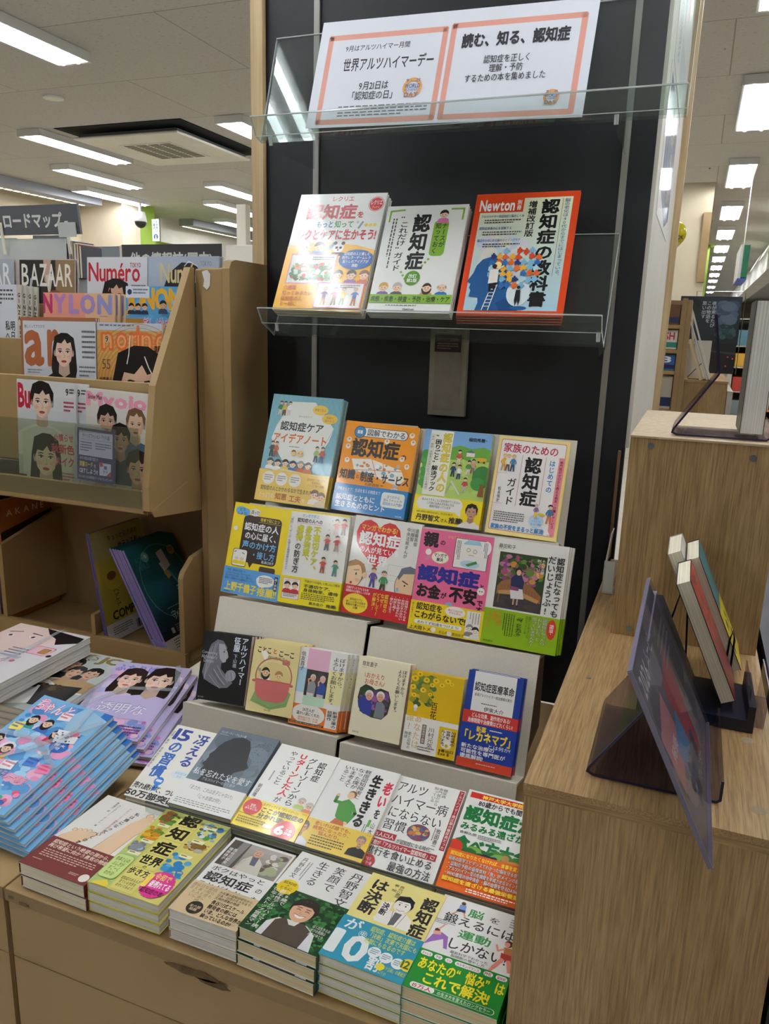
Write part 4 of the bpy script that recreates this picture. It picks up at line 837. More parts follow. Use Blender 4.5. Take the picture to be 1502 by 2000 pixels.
def A_koto(a):
    a.r(0,0,100,100,'#eedd9c'); a.t('ことこ',8,8,40,18,'#2e2a26',.03); a.t('と',42,9,52,17,'#d8503a',.03); a.t('こーこ',55,10,90,20,'#2e2a26',.03); a.t('阿川佐和子',34,20,70,25,'#3a3430',.006)
    a.p([(17,15),(27,14),(34,19),(30,25),(34,30),(26,26),(20,20)],'#fbf8ee')
    a.p([(8,86),(16,70),(80,62),(92,68),(86,86),(52,100-6)],'#8cb06a'); a.l([(12,84),(52,92),(86,82)],.8,'#6a9052'); a.l([(20,76),(84,72)],.8,'#6a9052')
    a.ring(51,48,40,2.6,'#c0705e',ry=36); a.e(51,50,37,'#e8d390',30); a.rr(66,23,82,30,3,'#c8766a'); a.e(73,24,3,'#d08070')
    a.bust(33,43,8.6,'#f6f3ea','#221c18','#f0cfa0','long'); a.bust(62,46,8,'#e8c04a','#b88a52','#f0cfa0'); a.l([(20,42),(28,58)],1.6,'#a89a78'); a.e(19,41,3.4,'#a8b08a')
    a.p([(13,54),(88,54),(86,70),(80,79),(66,83),(36,83),(22,79),(15,70)],'#d5706c'); a.l([(13,54.5),(88,54.5)],2.2,'#c45f5e'); a.e(10,57,4,'#c45f5e',2.4); a.e(91,57,4,'#c45f5e',2.4); a.t('角川文庫',40,94,54,96.4,'#4a443a')
def A_pink(a):
    a.r(0,0,100,100,'#f3f2ee'); a.r(20,0,66,27,'#eeb9d2'); a.r(0,26,22,58,'#b4d8ee'); a.r(66,24,100,66,'#f3ecae'); a.r(22,58,66,73,'#c6e8cc')
    a.r(22,27,67,61,'#3a3230'); a.blobs(22.5,28,66.5,60,24,5,['#4a3c34','#2c2826','#54483e'],3)
    for x,s1,h in ((36,'#9a9aa0','#d8d4cc'),(56,'#2f4f9a','#cfc8be')): a.p([(x-8,60.8),(x-8,46),(x-3,42),(x+5,42),(x+9,47),(x+8,60.8)],s1); a.e(x+1,36.5,5.8,h,6); a.e(x+1.5,38.4,4.4,'#dcae90',5)
    a.l([(30,46),(28,40),(34,38)],2.6,'#dcae90'); a.l([(50,46),(49,42),(53,39)],2.6,'#dcae90'); a.r(28,57,42,61,'#e4e0d8'); a.r(49,57,62,61,'#c8c0b0')
    a.vt('ぼけますから、\nよろしくお願いします。',72,6,98,70,'#2e2c2a',.008); a.vt('信友直子',6,5,16,30,'#2e2c2a',.006)
def B_pink(b):
    b.r(0,0,100,100,'#e8792a'); b.e(38,42,34,'#f6f3ea',19); b.t('20万人が\n温かい涙にくれた',14,12,62,50,'#3a302a',.018,'c'); b.t('認知症の母、87歳\n祝介護に父、93歳',18,54,60,76,'#e8792a',.008,'c'); b.r(2,82,72,92,'#2a2420'); b.t('老老介護を描いた映画も話題の書籍化!',4,83.5,70,91,'#f0c090',.006); b.r(74,0,98,88,'#f2f0ea'); b.vt('新潮文庫の\n話題作',76,4,97,84,'#2a2624',.018)
def A_okaeri(a):
    a.r(0,0,100,100,'#f0e9c9'); a.t('信友直子',7,5,37,11.5,'#3a3630',.012); a.g(7,13,25,14,1,'#aaa080'); a.t('\\おかえり\n お母さん/',13,18,57,34,'#d0503a',.012,'c')
    q = [(20+20*math.cos(t)*(1.0 if math.sin(t) > 0 else .9)+22, 55-(17+3*math.cos(2*t))*math.sin(t)) for t in [2*math.pi*k/36 for k in range(36)]]
    a.p([(8,52),(10,40),(20,34),(33,36),(40,39),(50,36),(66,38),(73,50),(70,66),(60,74),(40,74),(16,69)],'#2a3a24'); a.blobs(10,38,71,66,60,4,['#34502c','#7a4a86','#9a5aa0','#5a3a6a','#2a4424','#48663a'],5)
    a.p([(9,56),(16,50),(30,50),(38,58),(38,72.5),(22,71),(12,64)],'#2f3f9a'); a.p([(46,54),(56,52),(63,57),(64,70),(60,73),(44,73)],'#7a828a')
    for x,y,h in ((30,48,'#e4e0da'),(52,47,'#eae8e4')): a.e(x,y-2,8,h,8); a.e(x,y+.6,6.4,'#d9a488',7.2); a.e(x-2.4,y,.8,'#4a3028'); a.e(x+2.4,y,.8,'#4a3028'); a.l([(x-2,y+3),(x+2,y+3)],.7,'#a05040')
    a.vt('ぼけますから、\nよろしくお願いします。',78,8,96,64,'#2e2c2a',.008); a.t('新潮文庫',8,94,20,96.4,'#6a6450')
def A_hyakka(a):
    a.r(0,0,100,100,'#e0b60f'); a.grad(0,0,100,60,'#d9b21a','#e4ba0c',8); a.blobs(0,0,52,46,46,7,['#4a6a3a','#7a8a2a','#9a9a2c','#5a7a44','#b0a21e'],4)
    for x,y,r in ((8,9,7),(16,3,6),(6,20,6),(30,9,6),(42,14,5),(48,8,6),(70,6,6),(60,12,5),(78,9,4),(26,22,6),(40,26,4),(10,30,5)): a.e(x,y,r,'#f3cf1f',r*.8); a.e(x,y,r*.3,'#a8781a')
    a.e(16,44,4,'#eef0f4'); a.e(16,48,3,'#d8dce4'); a.vt('百花',44,34,58,56,'#3a3010',.004); a.g(40,60,62,61.5,1,'#6a5a10')
def B_hyakka(b):
    b.r(0,0,100,100,'#f3f1ea'); b.r(66,14,100,100,'#e7c018'); b.vt('あなたは\n誰?',2,-8,32,90,'#d9b878',.01); b.vt('愛と記憶の\n物語',2,46,16,94,'#4a4640',.01); b.vt('川村元気',46,22,58,80,'#4a4640',.006); b.r(34,18,42,72,'#6a6250'); b.vt('原田美枝子推薦',35,20,41,70,'#f0e8d0',.01); b.g(30,80,62,94,2,'#5a5448',3)
    b.rr(72,20,92,72,7,'#f4f0e2'); b.vt('川村元気の\n世界を\nループする。',70,22,98,70,'#2a2620',.022); b.t('8番出口\nExit 8',70,74,98,92,'#2a2620',.02); b.e(83,64,3,'#e7c018')
def A_iryo(a):
    a.r(0,0,100,100,'#22429c'); a.r(12,0,88,100,'#f1f1ef'); a.t('認知症医療革命',14,12,86,23,'#20242c',.022); a.t('新規アルツハイマー病治療薬の実力',16,25,84,29,'#3a3e46',.008); a.g(30,36,78,38,1,'#555'); a.t('伊東大介',36,39.5,72,45,'#20242c',.01)
def B_iryo(b):
    b.r(0,0,100,100,'#1d3f9e'); b.r(0,0,100,22,'#d23c30'); b.r(0,84,100,100,'#d4482e'); b.t('どんな効果、副作用がある?\n治療期間や治療費はどれくらい?',10,2,92,21,'#fff',.014,'c'); b.t('新薬',28,25,46,36,'#f5d33a',.025); b.g(52,28,90,32,1,'#fff'); b.t('「レカネマブ」',0,34,100,53,'#f5d33a',.04); b.t('とは何か?',52,53,94,61,'#fff',.008); b.t('新たな治療の\n可能性を専門医が\n徹底解説!',5,58,86,85,'#fff',.02); b.g(36,90,94,93,1,'#f4d8d0')
def A_fif(a):
    a.r(0,0,100,100,'#eeebe2'); a.vt('脳が',74,6,98,36,'#27409a',.03); a.vt('冴える',44,6,68,52,'#27409a',.03); a.t('15',8,5,38,20,'#27409a',.03); a.vt('の習慣',11,21,35,72,'#2f66b8',.03); a.e(36,75,7.5,'#2f7fd0'); a.rr(33,80,41,87,2,'#2f7fd0'); a.r(31,73,41,76,'#eef2f4'); a.vt('記憶・集中・思考力を高める',1,9,6,62,'#555',.005); a.e(60,62,14,'#dfe9ee',8); a.t('あれが出て来\nない!?',51,58,70,66,'#8ab0c8',.005,'c'); a.vt('築山節',74,40,90,82,'#2a2a2c',.014); a.t('売れ続けて、ついに',2,81,84,89,'#1f1f20',.022); a.t('50万部突破!',0,90,88,99,'#1f1f20',.03)
def A_wata(a):
    a.grad(0,0,100,100,'#5e6c78','#7d8b96',8); a.blobs(0,4,100,70,70,13,['#66747f','#6f7e8a','#7a8893','#5d6a75','#556370'],7)
    a.p([(12,44),(10,40),(14,34),(15,28),(20,20),(30,12),(44,8),(58,11),(66,22),(73,40),(80,46),(76,50),(64,56),(58,66),(62,78),(18,78),(22,66),(12,62),(14,57),(8,54),(11,50)],'#1e2024')
    R = random.Random(12)
    for k in range(90):
        t = R.random(); x = 50+45*t+R.uniform(-8,4); y = 8+R.random()*40*(1-.3*t); s = .7+.9*R.random()
        a.p([(x-s,y-.4*s),(x,y),(x+s,y-.5*s),(x+.2*s,y+.5*s)],'#22252a')
    a.t('マンガーティ・アムラン著',5,5,48,9,'#cfd6da'); a.g(5,10,30,11.5,1,'#a8b2b8'); a.t('私を忘れた父を愛す',4,60,98,70,'#e6ebee',.008); a.t('アルツハイマーの父と息子',24,70.5,78,75,'#cbd2d6')
def B_wata(b):
    b.r(0,0,100,100,'#ecebe6'); b.t('「まさか、これは息子じゃない!」',12,16,88,34,'#7a7a78',.004); b.t('「じゃあ僕は何!?」',32,42,76,60,'#7a7a78',.004); b.g(6,72,94,94,3,'#9a9a96',3,.4)
def A_uturn(a):
    a.r(0,0,100,100,'#f1f1ec'); a.vt('認知症',73,11,87,37,'#202020',.018); a.vt('グレーゾーンから',55,9,70,72,'#202020',.014); a.vt('Uターンした人',38,6,54,63,'#d52f3a',.03); a.vt('が',38,64,50,72,'#202020',.01); a.vt('やっていること',22,6,35,52,'#202020',.006); a.vt('朝田隆',4,55,11,72,'#3a3a3a',.008); a.gv(12,36,16,60,1,'#888'); a.bust(80,63,6,'#b8d070','#b8b4ac',glasses=True); a.bust(94,66,6,'#e88a5a','#c8c4bc',glasses=True)
def B_uturn(b):
    b.r(0,0,100,100,'#f3d71d'); b.t('認知症の前に必ずやってくる「グレーゾーン」',6,4,88,15,'#5a4a10',.01); b.t('アスコム',90,4,99,10,'#d8402c',.02); b.e(16,28,14,'#dc3a30'); b.t('回復\nしそうに\nありました!',6,18,26,40,'#fff',.02,'c'); b.t('ここが認知症の\n分かれ道!',30,17,98,58,'#23201a',.03); b.l([(1,55),(40,60)],.6,'#3a3010'); b.e(78,78,17,'#dc3a30'); b.t('6',66,62,80,92,'#fff',.05); b.t('万部\n突破!',80,66,92,88,'#fff',.025); b.g(4,66,48,90,3,'#8a7410',3); b.rr(46,70,60,84,3,'#f6f0da')
def A_oi(a):
    a.r(0,0,100,100,'#f1f1ed'); a.vt('老い',84,13,100-2,45,'#d83a52',.045); a.vt('を',87,46,97,58,'#202020',.03); a.vt('生ききる',62,8,80,72,'#202020',.045); a.vt('軽度認知障害に\nなった僕が\nいま考えて\nいること',14,5,58,42,'#2c2c2c',.008); a.vt('山本學',90,62,97,84,'#2c2c2c',.008); a.rr(85,60,89,68,1,'#6ab04a'); a.gv(80,66,86,84,2,'#777')
    a.p([(32,50),(44,44),(54,48),(58,60),(56,68),(46,72),(36,66)],'#4f9a42'); a.l([(36,50),(26,50),(26,44)],5,'#4f9a42'); a.e(26,42,2.6,'#ecc39c'); a.l([(54,50),(62,58),(56,70)],5,'#4f9a42'); a.e(55,71,2.6,'#ecc39c'); a.e(46,38,6.4,'#8a5a3a'); a.e(44.5,39.5,5.4,'#ecc39c',6.2); a.p([(38,68),(52,70),(60,86),(55,90),(46,77),(32,84),(20,84),(19,79),(30,79)],'#c8683a'); a.p([(14,80),(20,79),(20,84),(12,83)],'#2a2422'); a.p([(54,89),(60,86),(62,91),(55,94)],'#2a2422')
def B_oi(b):
    b.r(0,0,100,100,'#eac94e'); b.t('老いれば誰でも、\n病気になったり、\n悩んだり。',14,4,74,52,'#c0582a',.022,'c'); b.t('アスコム',90,6,98,10,'#c0382c',.02); b.g(18,56,68,94,4,'#4a4020',3,.4); b.port(88,34,30,'#8a8680','#d8a684','#1c1c20',False,.95,.1); b.port(0,40,40,'#6a6662','#d8a684','#e4e4e6',False,.9,.1)
def A_alts(a):
    a.r(0,0,100,100,'#f0f0eb'); a.t('アルツ',4,5,50,18,'#26282c',.006); a.t('ハイマー病',4,20,86,33,'#26282c',.006); a.t('にならない',6,34,84,47,'#26282c',.006); a.t('習慣',6,48,40,60,'#26282c',.006); a.vt('糖尿病\n専門医だから\n知っている',56,3,76,24,'#4a4c50',.004)
    a.r(92,1,99,66,'#a8242e'); a.vt('アルツハイマー病は脳の糖尿病だった',93,2,98,65,'#f0e4de',.012); a.e(58,55,16,'#7a4a5a',13); a.blobs(44,48,72,62,80,3,['#c87a3a','#4a8a5a','#a83a4a','#5a4a8a','#d8a85a','#3a6a9a','#b85a7a'],5); a.vt('牧田善二',80,46,87,68,'#26282c',.006); a.gv(76,46,79,70,1,'#888')
    a.r(2,63,32,69.5,'#a8242e'); a.t('5人に1人',4,64,30,69,'#f4e8e2',.02); a.t('が認知症になる時代、',34,66,86,71,'#26282c',.01); a.r(0,71.5,93,78,'#a8242e'); a.t('7割が「アルツハイマー型認知症」に!',2,72.5,91,77.5,'#f4e8e2',.02); a.t('進行を食い止める',0,78.5,92,87.5,'#26282c',.01); a.t('最強の方法',36,88.5,94,98,'#26282c',.01); a.e(8,94,10,'#b8323a'); a.t('アルツ\nハイマー病',1,90,15,98,'#f4e8e2',.01,'c')
def A_kobe(a):
    a.r(0,0,100,100,'#f3f3ef'); a.r(4,2,100,8.5,'#d23026'); a.t('神戸大学大学院教授が',20,3,99,8,'#ffe65a',.03); a.t('80歳からでも間に合う',18,9.5,100,16.5,'#262626',.025); a.t('認知症が',4,17.5,120-22,35,'#1c7a3c',.045); a.t('みるみる遠ざかる',4,36.5,99,45,'#1c7a3c',.035); a.t('古和久朋',6,46.5,28,49.5,'#333',.012); a.g(30,47,60,52,3,'#777'); a.t('食べ方大全',4,51,98,67,'#1c7a3c',.045)
    a.blobs(0,58,100,78,40,9,['#4a8a3a','#7ab04a','#2f6a34'],3); a.e(6,64,10,'#d8402c'); a.e(40,70,9,'#2f5a3a',7); a.blobs(38,64,62,78,34,3.4,['#2a2f5a','#3a3f72','#20244a'],4); a.e(82,71,16,'#e88a4a',9); a.e(70,64,5,'#b88a52')
def B_kobe(b):
    b.r(0,0,100,100,'#ec6c1f')
    for y0,t,c in ((4,'認知症になりたくなければ…食事を変える!','#ffe24a'),(18,'最新の医学エビデンスでわかった!脳を守る食習慣','#fff'),(31,'・認知症予防の最強食材「魚」がメインの献立','#fff'),(43,'・アルツハイマー型の危険度を半減させるマインド食','#fff'),(55,'・WHO推奨の地中海食 ・脳の血管を守るDASH食','#fff'),(68,'認知症を遠ざける最強栄養素','#ffe24a')): b.t(t,4,y0,98,y0+11,c if c != '#fff' else '#26306a',.035); b.t(t,4,y0,98,y0+11,c,.006)
    b.g(36,84,96,94,2,'#fff')
def A_foot(a):
    a.r(0,0,100,100,'#e6e3dc'); s = '#e3c3a0'; o = '#a88668'
    for d, c in ((0, o), (.8, s)):
        a.p([(58+d,70),(63+d,50),(66,36),(70,24),(78,14-(.4-d*.5)),(88,9.5+d*.4),(93,11+d*.4),(96-d,16),(97-d,23),(96-d,30),(92-d,36),(90-d,50),(88-d,70)],c)
        a.e(84,10,5.4-d,c); 
        for k in range(4): a.e(92.5+k*1.4,14.5+k*4.4,3.4-d*.7,c)
        a.p([(2+d,70),(6+d,60),(14,52),(26,48),(38,47.5),(44-d,52),(42-d,58),(36,64),(34-d,70)],c); 
        for k in range(4): a.e(14+k*6.6,50-k*1.1,3.4-d*.7,c)
        a.e(42,49,5-d,c)
    for k in range(4): a.e(93.2+k*1.4,13.6+k*4.4,1.5,'#f1ddcc')
    a.e(85,8.2,2.4,'#f1ddcc',1.8)
    for i,ch in enumerate('私は誰になっていくの?'): a.t(ch,62-i*2.2-(i>6)*(i-6)*1.5,10+i*5.0,69-i*2.2-(i>6)*(i-6)*1.5,14.5+i*5.0,'#35302c',.016)
    a.vt('アルツハイマー病者からみた世界',48,8,52,46,'#b84a4a',.006); a.vt('クリスティーン・ボーデン 著',30,8,34,40,'#4a4642',.004); a.vt('桧垣陽子 訳',24,5,28,20,'#4a4642',.004)
def B_foot(b):
    b.r(0,0,100,100,'#772e2a'); b.t('認知症という絶望の淵から、\n再び希望に向かう勇気の物語',8,5,100,34,'#ecd9c4',.018); b.g(10,40,90,66,4,'#d6b8a8',3,.4); b.g(8,74,32,78,1,'#d6b8a8'); b.e(91,82,6.5,'#efe6da'); b.g(68,78,82,86,2,'#d6b8a8')
def A_aruki(a):
    a.r(0,0,100,100,'#dcd478'); a.r(0,60,28,100,'#b4cc7c'); a.r(0,0,28,60,'#c6cc6a')
    for (x0,y0,x1,y1,cs) in ((2,1,30,22,['#6a9a3a','#4f8434','#8a5a34','#a86a3c']),(2,24,30,44,['#d88a2a','#c84a2c','#e0b030','#6a9a3a']),(2,45,26,60,['#8a9098','#a8c4cc','#7a7f88']),(64,2,99,26,['#5a9a4a','#7fb2d4','#5a6a74','#cfe0e8','#4a86b8']),(64,28,98,42,['#c8a050','#8a6a3a','#b8b8a0']),(60,44,99,76,['#3f9ad0','#2f86c4','#5ab0dc','#d8c080'])): a.blobs(x0,y0,x1,y1,34,4,cs,int(x0+y0))
    for (x0,y0,x1,y1) in ((30,0,62,17),(30,17.5,62,35.5),(30,36,62,55),(30,55.5,62,72),(30,72.5,62,99)): a.r(x0,y0,x1,y1,'#dfd67c'); a.box(x0,y0,x1,y1,.3,'#b8ae48')
    a.t('認',32,1.5,60,16,'#2a2620',.035); a.t('知',32,19,60,34,'#2a2620',.035); a.t('症',32,38,60,54,'#2a2620',.035); a.t('世界',31,57,61,68,'#2a2620',.035); a.t('の',43,68.5,49,72,'#2a2620',.02); a.t('歩き方',31,73,60,81,'#2a2620',.02); a.t('認知症のある人が\n見ている世界を\nのぞいてみよう',32,84,59,96,'#5a5630',.004,'c')
    for x,y in ((10,20),(10,42),(9,58),(70,8),(70,27),(72,46)): a.r(x,y,x+17,y+4,'#f0ecc0'); a.g(x+1.5,y+.8,x+15,y+3.2,1,'#5a5030')
    a.rr(1,64,27,92,6,'#86a848'); a.rr(1.6,64.5,26.4,91.5,5.6,'#cbe08a'); a.t('身体と心の\nふしぎが\nすごーく\nわかる!',4,67,24,89,'#3a4a20',.01,'c'); a.p([(6,98),(20,93),(28,98),(28,100),(6,100)],'#e8d24a')
    q = [(79+(19+(1.0 if k%2 else 0))*math.cos(2*math.pi*k/56), 83+(14+(.7 if k%2 else 0))*math.sin(2*math.pi*k/56)) for k in range(56)]
    a.p(q,'#e8409a'); a.t('令和で',68,71.5,90,79,'#f6e05a',.02); a.t('1',62,75,69,88,'#f6e05a',.04); a.t('番売れてる',69,79.5,97,87,'#fff',.03); a.t('認知症の本',65,88,95,94,'#4a1030',.02)
def A_boku(a):
    a.r(0,0,100,100,'#efeeea'); a.r(4,3,97,38,'#6a6258'); a.grad(30,3,97,38,'#b8b2ac','#8a857e',6); a.blobs(64,4,96.5,37,26,6,['#a8b08a','#d8d4cc','#6a5c4c','#8f8a7a'],4); a.r(4,3,32,38,'#54504c'); a.p([(18,3),(30,3),(26,38),(14,38)],'#8f8c8a')
    a.p([(34,38),(36,24),(44,17),(56,17),(66,23),(72,38)],'#d6d2c4'); a.p([(46,17),(56,17),(58,28),(50,28)],'#6d6f80'); a.e(51,12,7,'#c4b8ac',7); a.e(50.5,12.6,6,'#d9a88c',7.2); a.l([(47,14.5),(54,14.5)],.8,'#8a4438'); a.e(48,11.6,.7,'#3a2a24'); a.e(53,11.6,.7,'#3a2a24'); a.l([(40,24),(34,36)],3.4,'#c9c5b8'); a.e(34,37,2.4,'#d9a88c')
    a.vt('長谷川和夫\n猪熊律子',6,14,20,36,'#efece6',.012); a.t('ボクはやっと',6,40,90,46.5,'#2c2a28',.006); a.t('認知症',6,47.5,78,59.5,'#2c2a28',.022); a.t('の',84,50,94,57,'#2c2a28',.006); a.t('ことがわかった',4,60.5,98,67,'#2c2a28',.006)
def B_boku(b):
    b.r(0,0,100,100,'#d8bf96'); b.vt('自らも\n認知症に\nなった専門医が、\n日本人に\n伝えたい\n遺言',2,6,40,96,'#8a7858',.006); b.t('大反響の認知症研究から、\n日本・自然の生き方まで、\n圧倒的感動の物語',44,8,98,36,'#3a3020',.008); b.t('長谷川式スケール\n開発者の眼には\nいま、どんな世界が\n映っているのか?',44,38,99,96,'#2c261c',.022); b.e(30,76,11,'#2a241c'); b.t('全六部\n話題',22,68,38,86,'#d8bf96',.015,'c')
def A_tanno(a):
    a.r(0,0,100,100,'#eeeeea'); a.vt('丹野智文',76,4,94,48,'#33363c',.008); a.vt('笑顔で',53,4,69,36,'#33363c',.008); a.vt('生きる',30,4,46,36,'#33363c',.008); a.vt('丹野智文',8,6,16,34,'#33363c',.006); a.gv(17,10,24,34,2,'#999'); a.e(17,45,13,'#eecf1f'); a.t('認知症\nと',8,38.5,26,46,'#4a4010',.012,'c')
def B_tanno(b):
    b.r(0,0,100,100,'#1f4a28'); b.blobs(.5,.5,99.5,99,420,3.4,['#2f6a34','#1b3f22','#3f8440','#244f2a','#4a9248','#163620'],6)
    b.p([(22,100),(24,74),(34,60),(70,58),(84,70),(90,100)],'#e4e4e6'); b.p([(30,100),(32,66),(40,58),(66,57),(78,66),(76,100)],'#564a3e'); b.p([(44,58),(60,57),(57,66),(50,67)],'#e8e6e0')
    b.e(55,30,17.5,'#2e2019',17); b.e(54,36,14,'#dfae8c',17.5); b.p([(39,32),(42,18),(54,13),(66,18),(70,32),(62,24),(48,25)],'#2e2019')
    for x in (48.5,60): b.l([(x-2.6,34.5),(x,33),(x+2.6,34.5)],.9,'#2a1a14'); b.l([(x-3,29.5),(x+3,29)],1,'#2e2019')
    b.p([(47.5,44),(54,45.5),(61.5,43.5),(58,49),(54,50.5),(50,49)],'#f6f1ea'); b.l([(47,43.7),(54,45.3),(62,43.2)],.7,'#9a4a40'); b.l([(53,37),(52,41),(56,41)],.6,'#b88468')
    b.e(17,0,13,'#eecf1f'); b.t('ともに',9,.5,25,7,'#4a4010',.012,'c'); b.vt('39歳で\n若年性アルツハイマー病\nになったトップ営業マン',4,8,30,94,'#f2f2ea',.012); b.t('ぼくは生きるほ\nボクの笑顔は\n人生のゆとり',76,50,98,72,'#f2f2ea',.01)
def A_kets(a):
    a.r(0,0,100,100,'#ece08e'); a.vt('は決断',7,6,30,56,'#26242a',.032); a.vt('認知症',76,10,97,64,'#26242a',.032); a.vt('長谷川嘉哉\n著・絵',34,6,48,24,'#4a4636',.004)
    a.p([(34,60),(40,46),(50,41),(66,40),(76,46),(78,60)],'#f4f2ec'); a.p([(53,42),(62,42),(59,58),(52,60)],'#6a6a6c'); a.l([(50,41),(54,60)],.5,'#4a4a4a'); a.l([(66,41),(62,60)],.5,'#4a4a4a'); a.e(58,29,12,'#1e1c20',10); a.e(57,32,10.4,'#f6f1ea',11.5); a.p([(46,28),(48,20),(60,17),(69,22),(69,32),(64,25),(50,26)],'#1e1c20')
    for x in (53,61): a.e(x,31,1,'#222',1.3); a.l([(x-2,28.4),(x+2,28)],.8,'#222')
    a.l([(52,37.5),(57,39),(62,37)],.6,'#a05048'); a.p([(31,34),(45,31),(46,52),(34,54)],'#f6f4ee'); a.vt('決断',34,33.5,43.5,51,'#26242a',.03); a.e(36,56,4,'#f6f1ea')
def B_kets(b):
    b.r(0,0,100,100,'#2f97b4'); b.t('が',6,2,28,30,'#eef4f2',.02); b.t('1',3,36,19,86,'#eef4f2',.03); b.t('0',22,36,52,92,'#eef4f2',.03); b.t('割',53,64,70,96,'#eef4f2',.022); b.ring(33,30,5,.6,'#eef4f2'); b.t('中',29.6,24,36.4,36,'#eef4f2',.02)
    b.t('認知症、認知症介護は\n「決断」次第で天国にも\n地獄にもなるのです',38,4,99,46,'#d9e05a',.012)
    for i,x in enumerate((56,71,86)): b.e(x,58+i*3,7.6,'#eef4f2'); b.g(x-5,52+i*3,x+5,64+i*3,3,'#5a8a9a',i)
    b.e(97,60,9,'#eccf2a'); b.t('12',90,52,100,68,'#3a6a2a',.03); b.e(70,82,5,'#e4d23a'); b.t('「ボケ日和」の著者が\nズバッ!',70,76,100,97,'#d9e05a',.01)
def A_undou(a):
    a.r(0,0,100,100,'#efefec'); a.t('脳',34,8,52,19,'#3f9a52',.022); a.t('を',58,10,72,18,'#2c2c2e',.01); a.t('鍛えるには',10,20,92,33,'#2c2c2e',.012); a.t('運動',32,36,70,47,'#3f9a52',.022); a.t('しかない!',24,48,92,62,'#2c2c2e',.012); a.t('最新科学でわかった\n脳細胞の増やし方',32,62.5,74,70,'#4a4a4c',.008,'c'); a.g(2,32,26,38,3,'#888'); a.g(82,6,98,18,4,'#888')
    a.e(25,5,2.6,'#5a3a28'); a.p([(22,7.5),(29,7),(30,13),(22,14)],'#7c9ad8'); a.p([(21,13.5),(30,13),(31,17),(26,16),(20,18)],'#26304a'); a.l([(22,17),(17,22)],1.8,'#e0a888'); a.l([(29,16.5),(33,22)],1.8,'#e0a888')
    a.e(10,46,3,'#4a2a20'); a.l([(11,44),(15,38)],1.8,'#e8a890'); a.p([(8,50),(16,47),(24,50),(28,64),(24,64),(20,54),(10,60),(2,66),(4,61)],'#9a6ab8'); a.p([(6,48),(14,46),(16,50),(8,52)],'#e8a890')
    a.e(88,36,4.4,'#4a2018',5); a.e(86.6,37,3,'#e8a088',3.6); a.p([(84,41),(93,40),(95,48),(86,49)],'#b87840'); a.l([(85,43),(79,47),(76,41)],2.2,'#e8a088'); a.p([(83,48),(96,48),(97,56),(84,55)],'#b83a34'); a.l([(86,55),(80,66)],4.4,'#e8907c'); a.l([(80,66),(77,72)],3.2,'#e8907c'); a.l([(93,55),(97,66)],4.4,'#e8907c')
def B_undou(b):
    b.r(0,0,100,100,'#148a2c'); 
    for x0,x1,t in ((4,17,'ストレス'),(19,28,'不安'),(31,39,'うつ'),(42,70,'ホルモンバランス'),(73,83,'PMS'),(86,98,'認知症')): b.rr(x0,4,x1,15,4,'#f2f2ec'); b.t(t,x0+1.5,6,x1-1.5,13.5,'#b03a6a',.02)
    b.t('あなたの“悩み”は',6,19,99,50,'#f7e52a',.03); b.t('これで解決!',16,51,88,81,'#f7e52a',.03); b.rr(8,84,96,97,5,'#eef6ea'); b.rr(8.8,84.8,95.2,96.2,4.6,'#148a2c'); b.rr(8,84,34,97,5,'#f2f2ec'); b.t('15万人',11,85.5,31,96,'#c8304a',.025); b.t('の生き方を変えたロングセラー',37,86.5,92,95.5,'#f2f6ea',.012)

SB = 'books on the clear shelf'
def BK(name, p, th, sp, w, h, t, art, label, n=1, what='', grp=None, dirn=None, word='behind the front copy', jit=.0012, **kw):
    b = book(name, w, h, t, art, frame(p, th, sp), label, **kw)
    if n > 1: pile(b, n, t, what, grp, dirn, jit, word=word)
    return b
GS, GRA, GRB, GRC, GRD, GRE = 'books on the clear shelf', 'books on the top step', 'books on the middle step', 'small paperbacks on the lowest step', 'books in the tilted row', 'books in the flat front piles'
# clear shelf
BK('large_book', (-.880,1.555,1.4775), 27, -.7, .212, .288, .0075, A_rec, 'white and yellow book with a red heading, left end of the clear shelf', 3, 'white and yellow book on the clear shelf', GS, side='L', cov='#f2f2ee', page=PAGEW)
BK('large_book', (-.655,1.555,1.4765), 27, .2, .181, .252, .0075, A_nurse, 'white and green book between the yellow and the orange ones on the clear shelf', 3, 'white and green book on the clear shelf', GS, side='L', page=PAGEW)
BK('large_magazine_book', (-.459,1.555,1.4745), 27, .6, .212, .277, .0065, A_newton, 'orange bordered magazine with a blue head silhouette and puzzle pieces', 4, 'orange bordered magazine', GS, (-.002,-.0005), side='L', cov='#e2491d', page=PAGEW, cat='magazine')
# top step
BK('soft_cover_book', (-.901,1.508,1.0555), 20, -.8, .177, .249, .009, A_areno, 'light blue book with a white hexagon and yellow band, left end of the top step', 2, 'light blue book with yellow band', GRA, (.003,0), side='L', cov='#82bccb', band=.29, bandart=B_areno, bcol='#ecc95c')
BK('soft_cover_book', (-.709,1.508,1.0545), 20, -1.5, .171, .201, .011, A_zukai, 'orange book with a blue band on the top step', 2, 'orange book with a blue band', GRA, side='L', cov='#f39a12', band=.30, bandart=B_zukai, bcol='#1f7fbf', ys=0.95)
BK('soft_cover_book', (-.521,1.508,1.0495), 20, -.6, .147, .201, .011, A_komari, 'green park scene book with a yellow band on the top step', 2, 'green park scene book', GRA, cov='#8fb9d4', spine='#c9cf8a', band=.29, bandart=B_komari, bcol='#f5dd1f', ys=0.92)
BK('soft_cover_book', (-.362,1.508,1.0455), 20, -1.1, .145, .203, .010, A_kazoku, 'pale yellow bordered book with crimson heading, right end of the top step', side='L', cov='#f2dd8c', group=GRA)
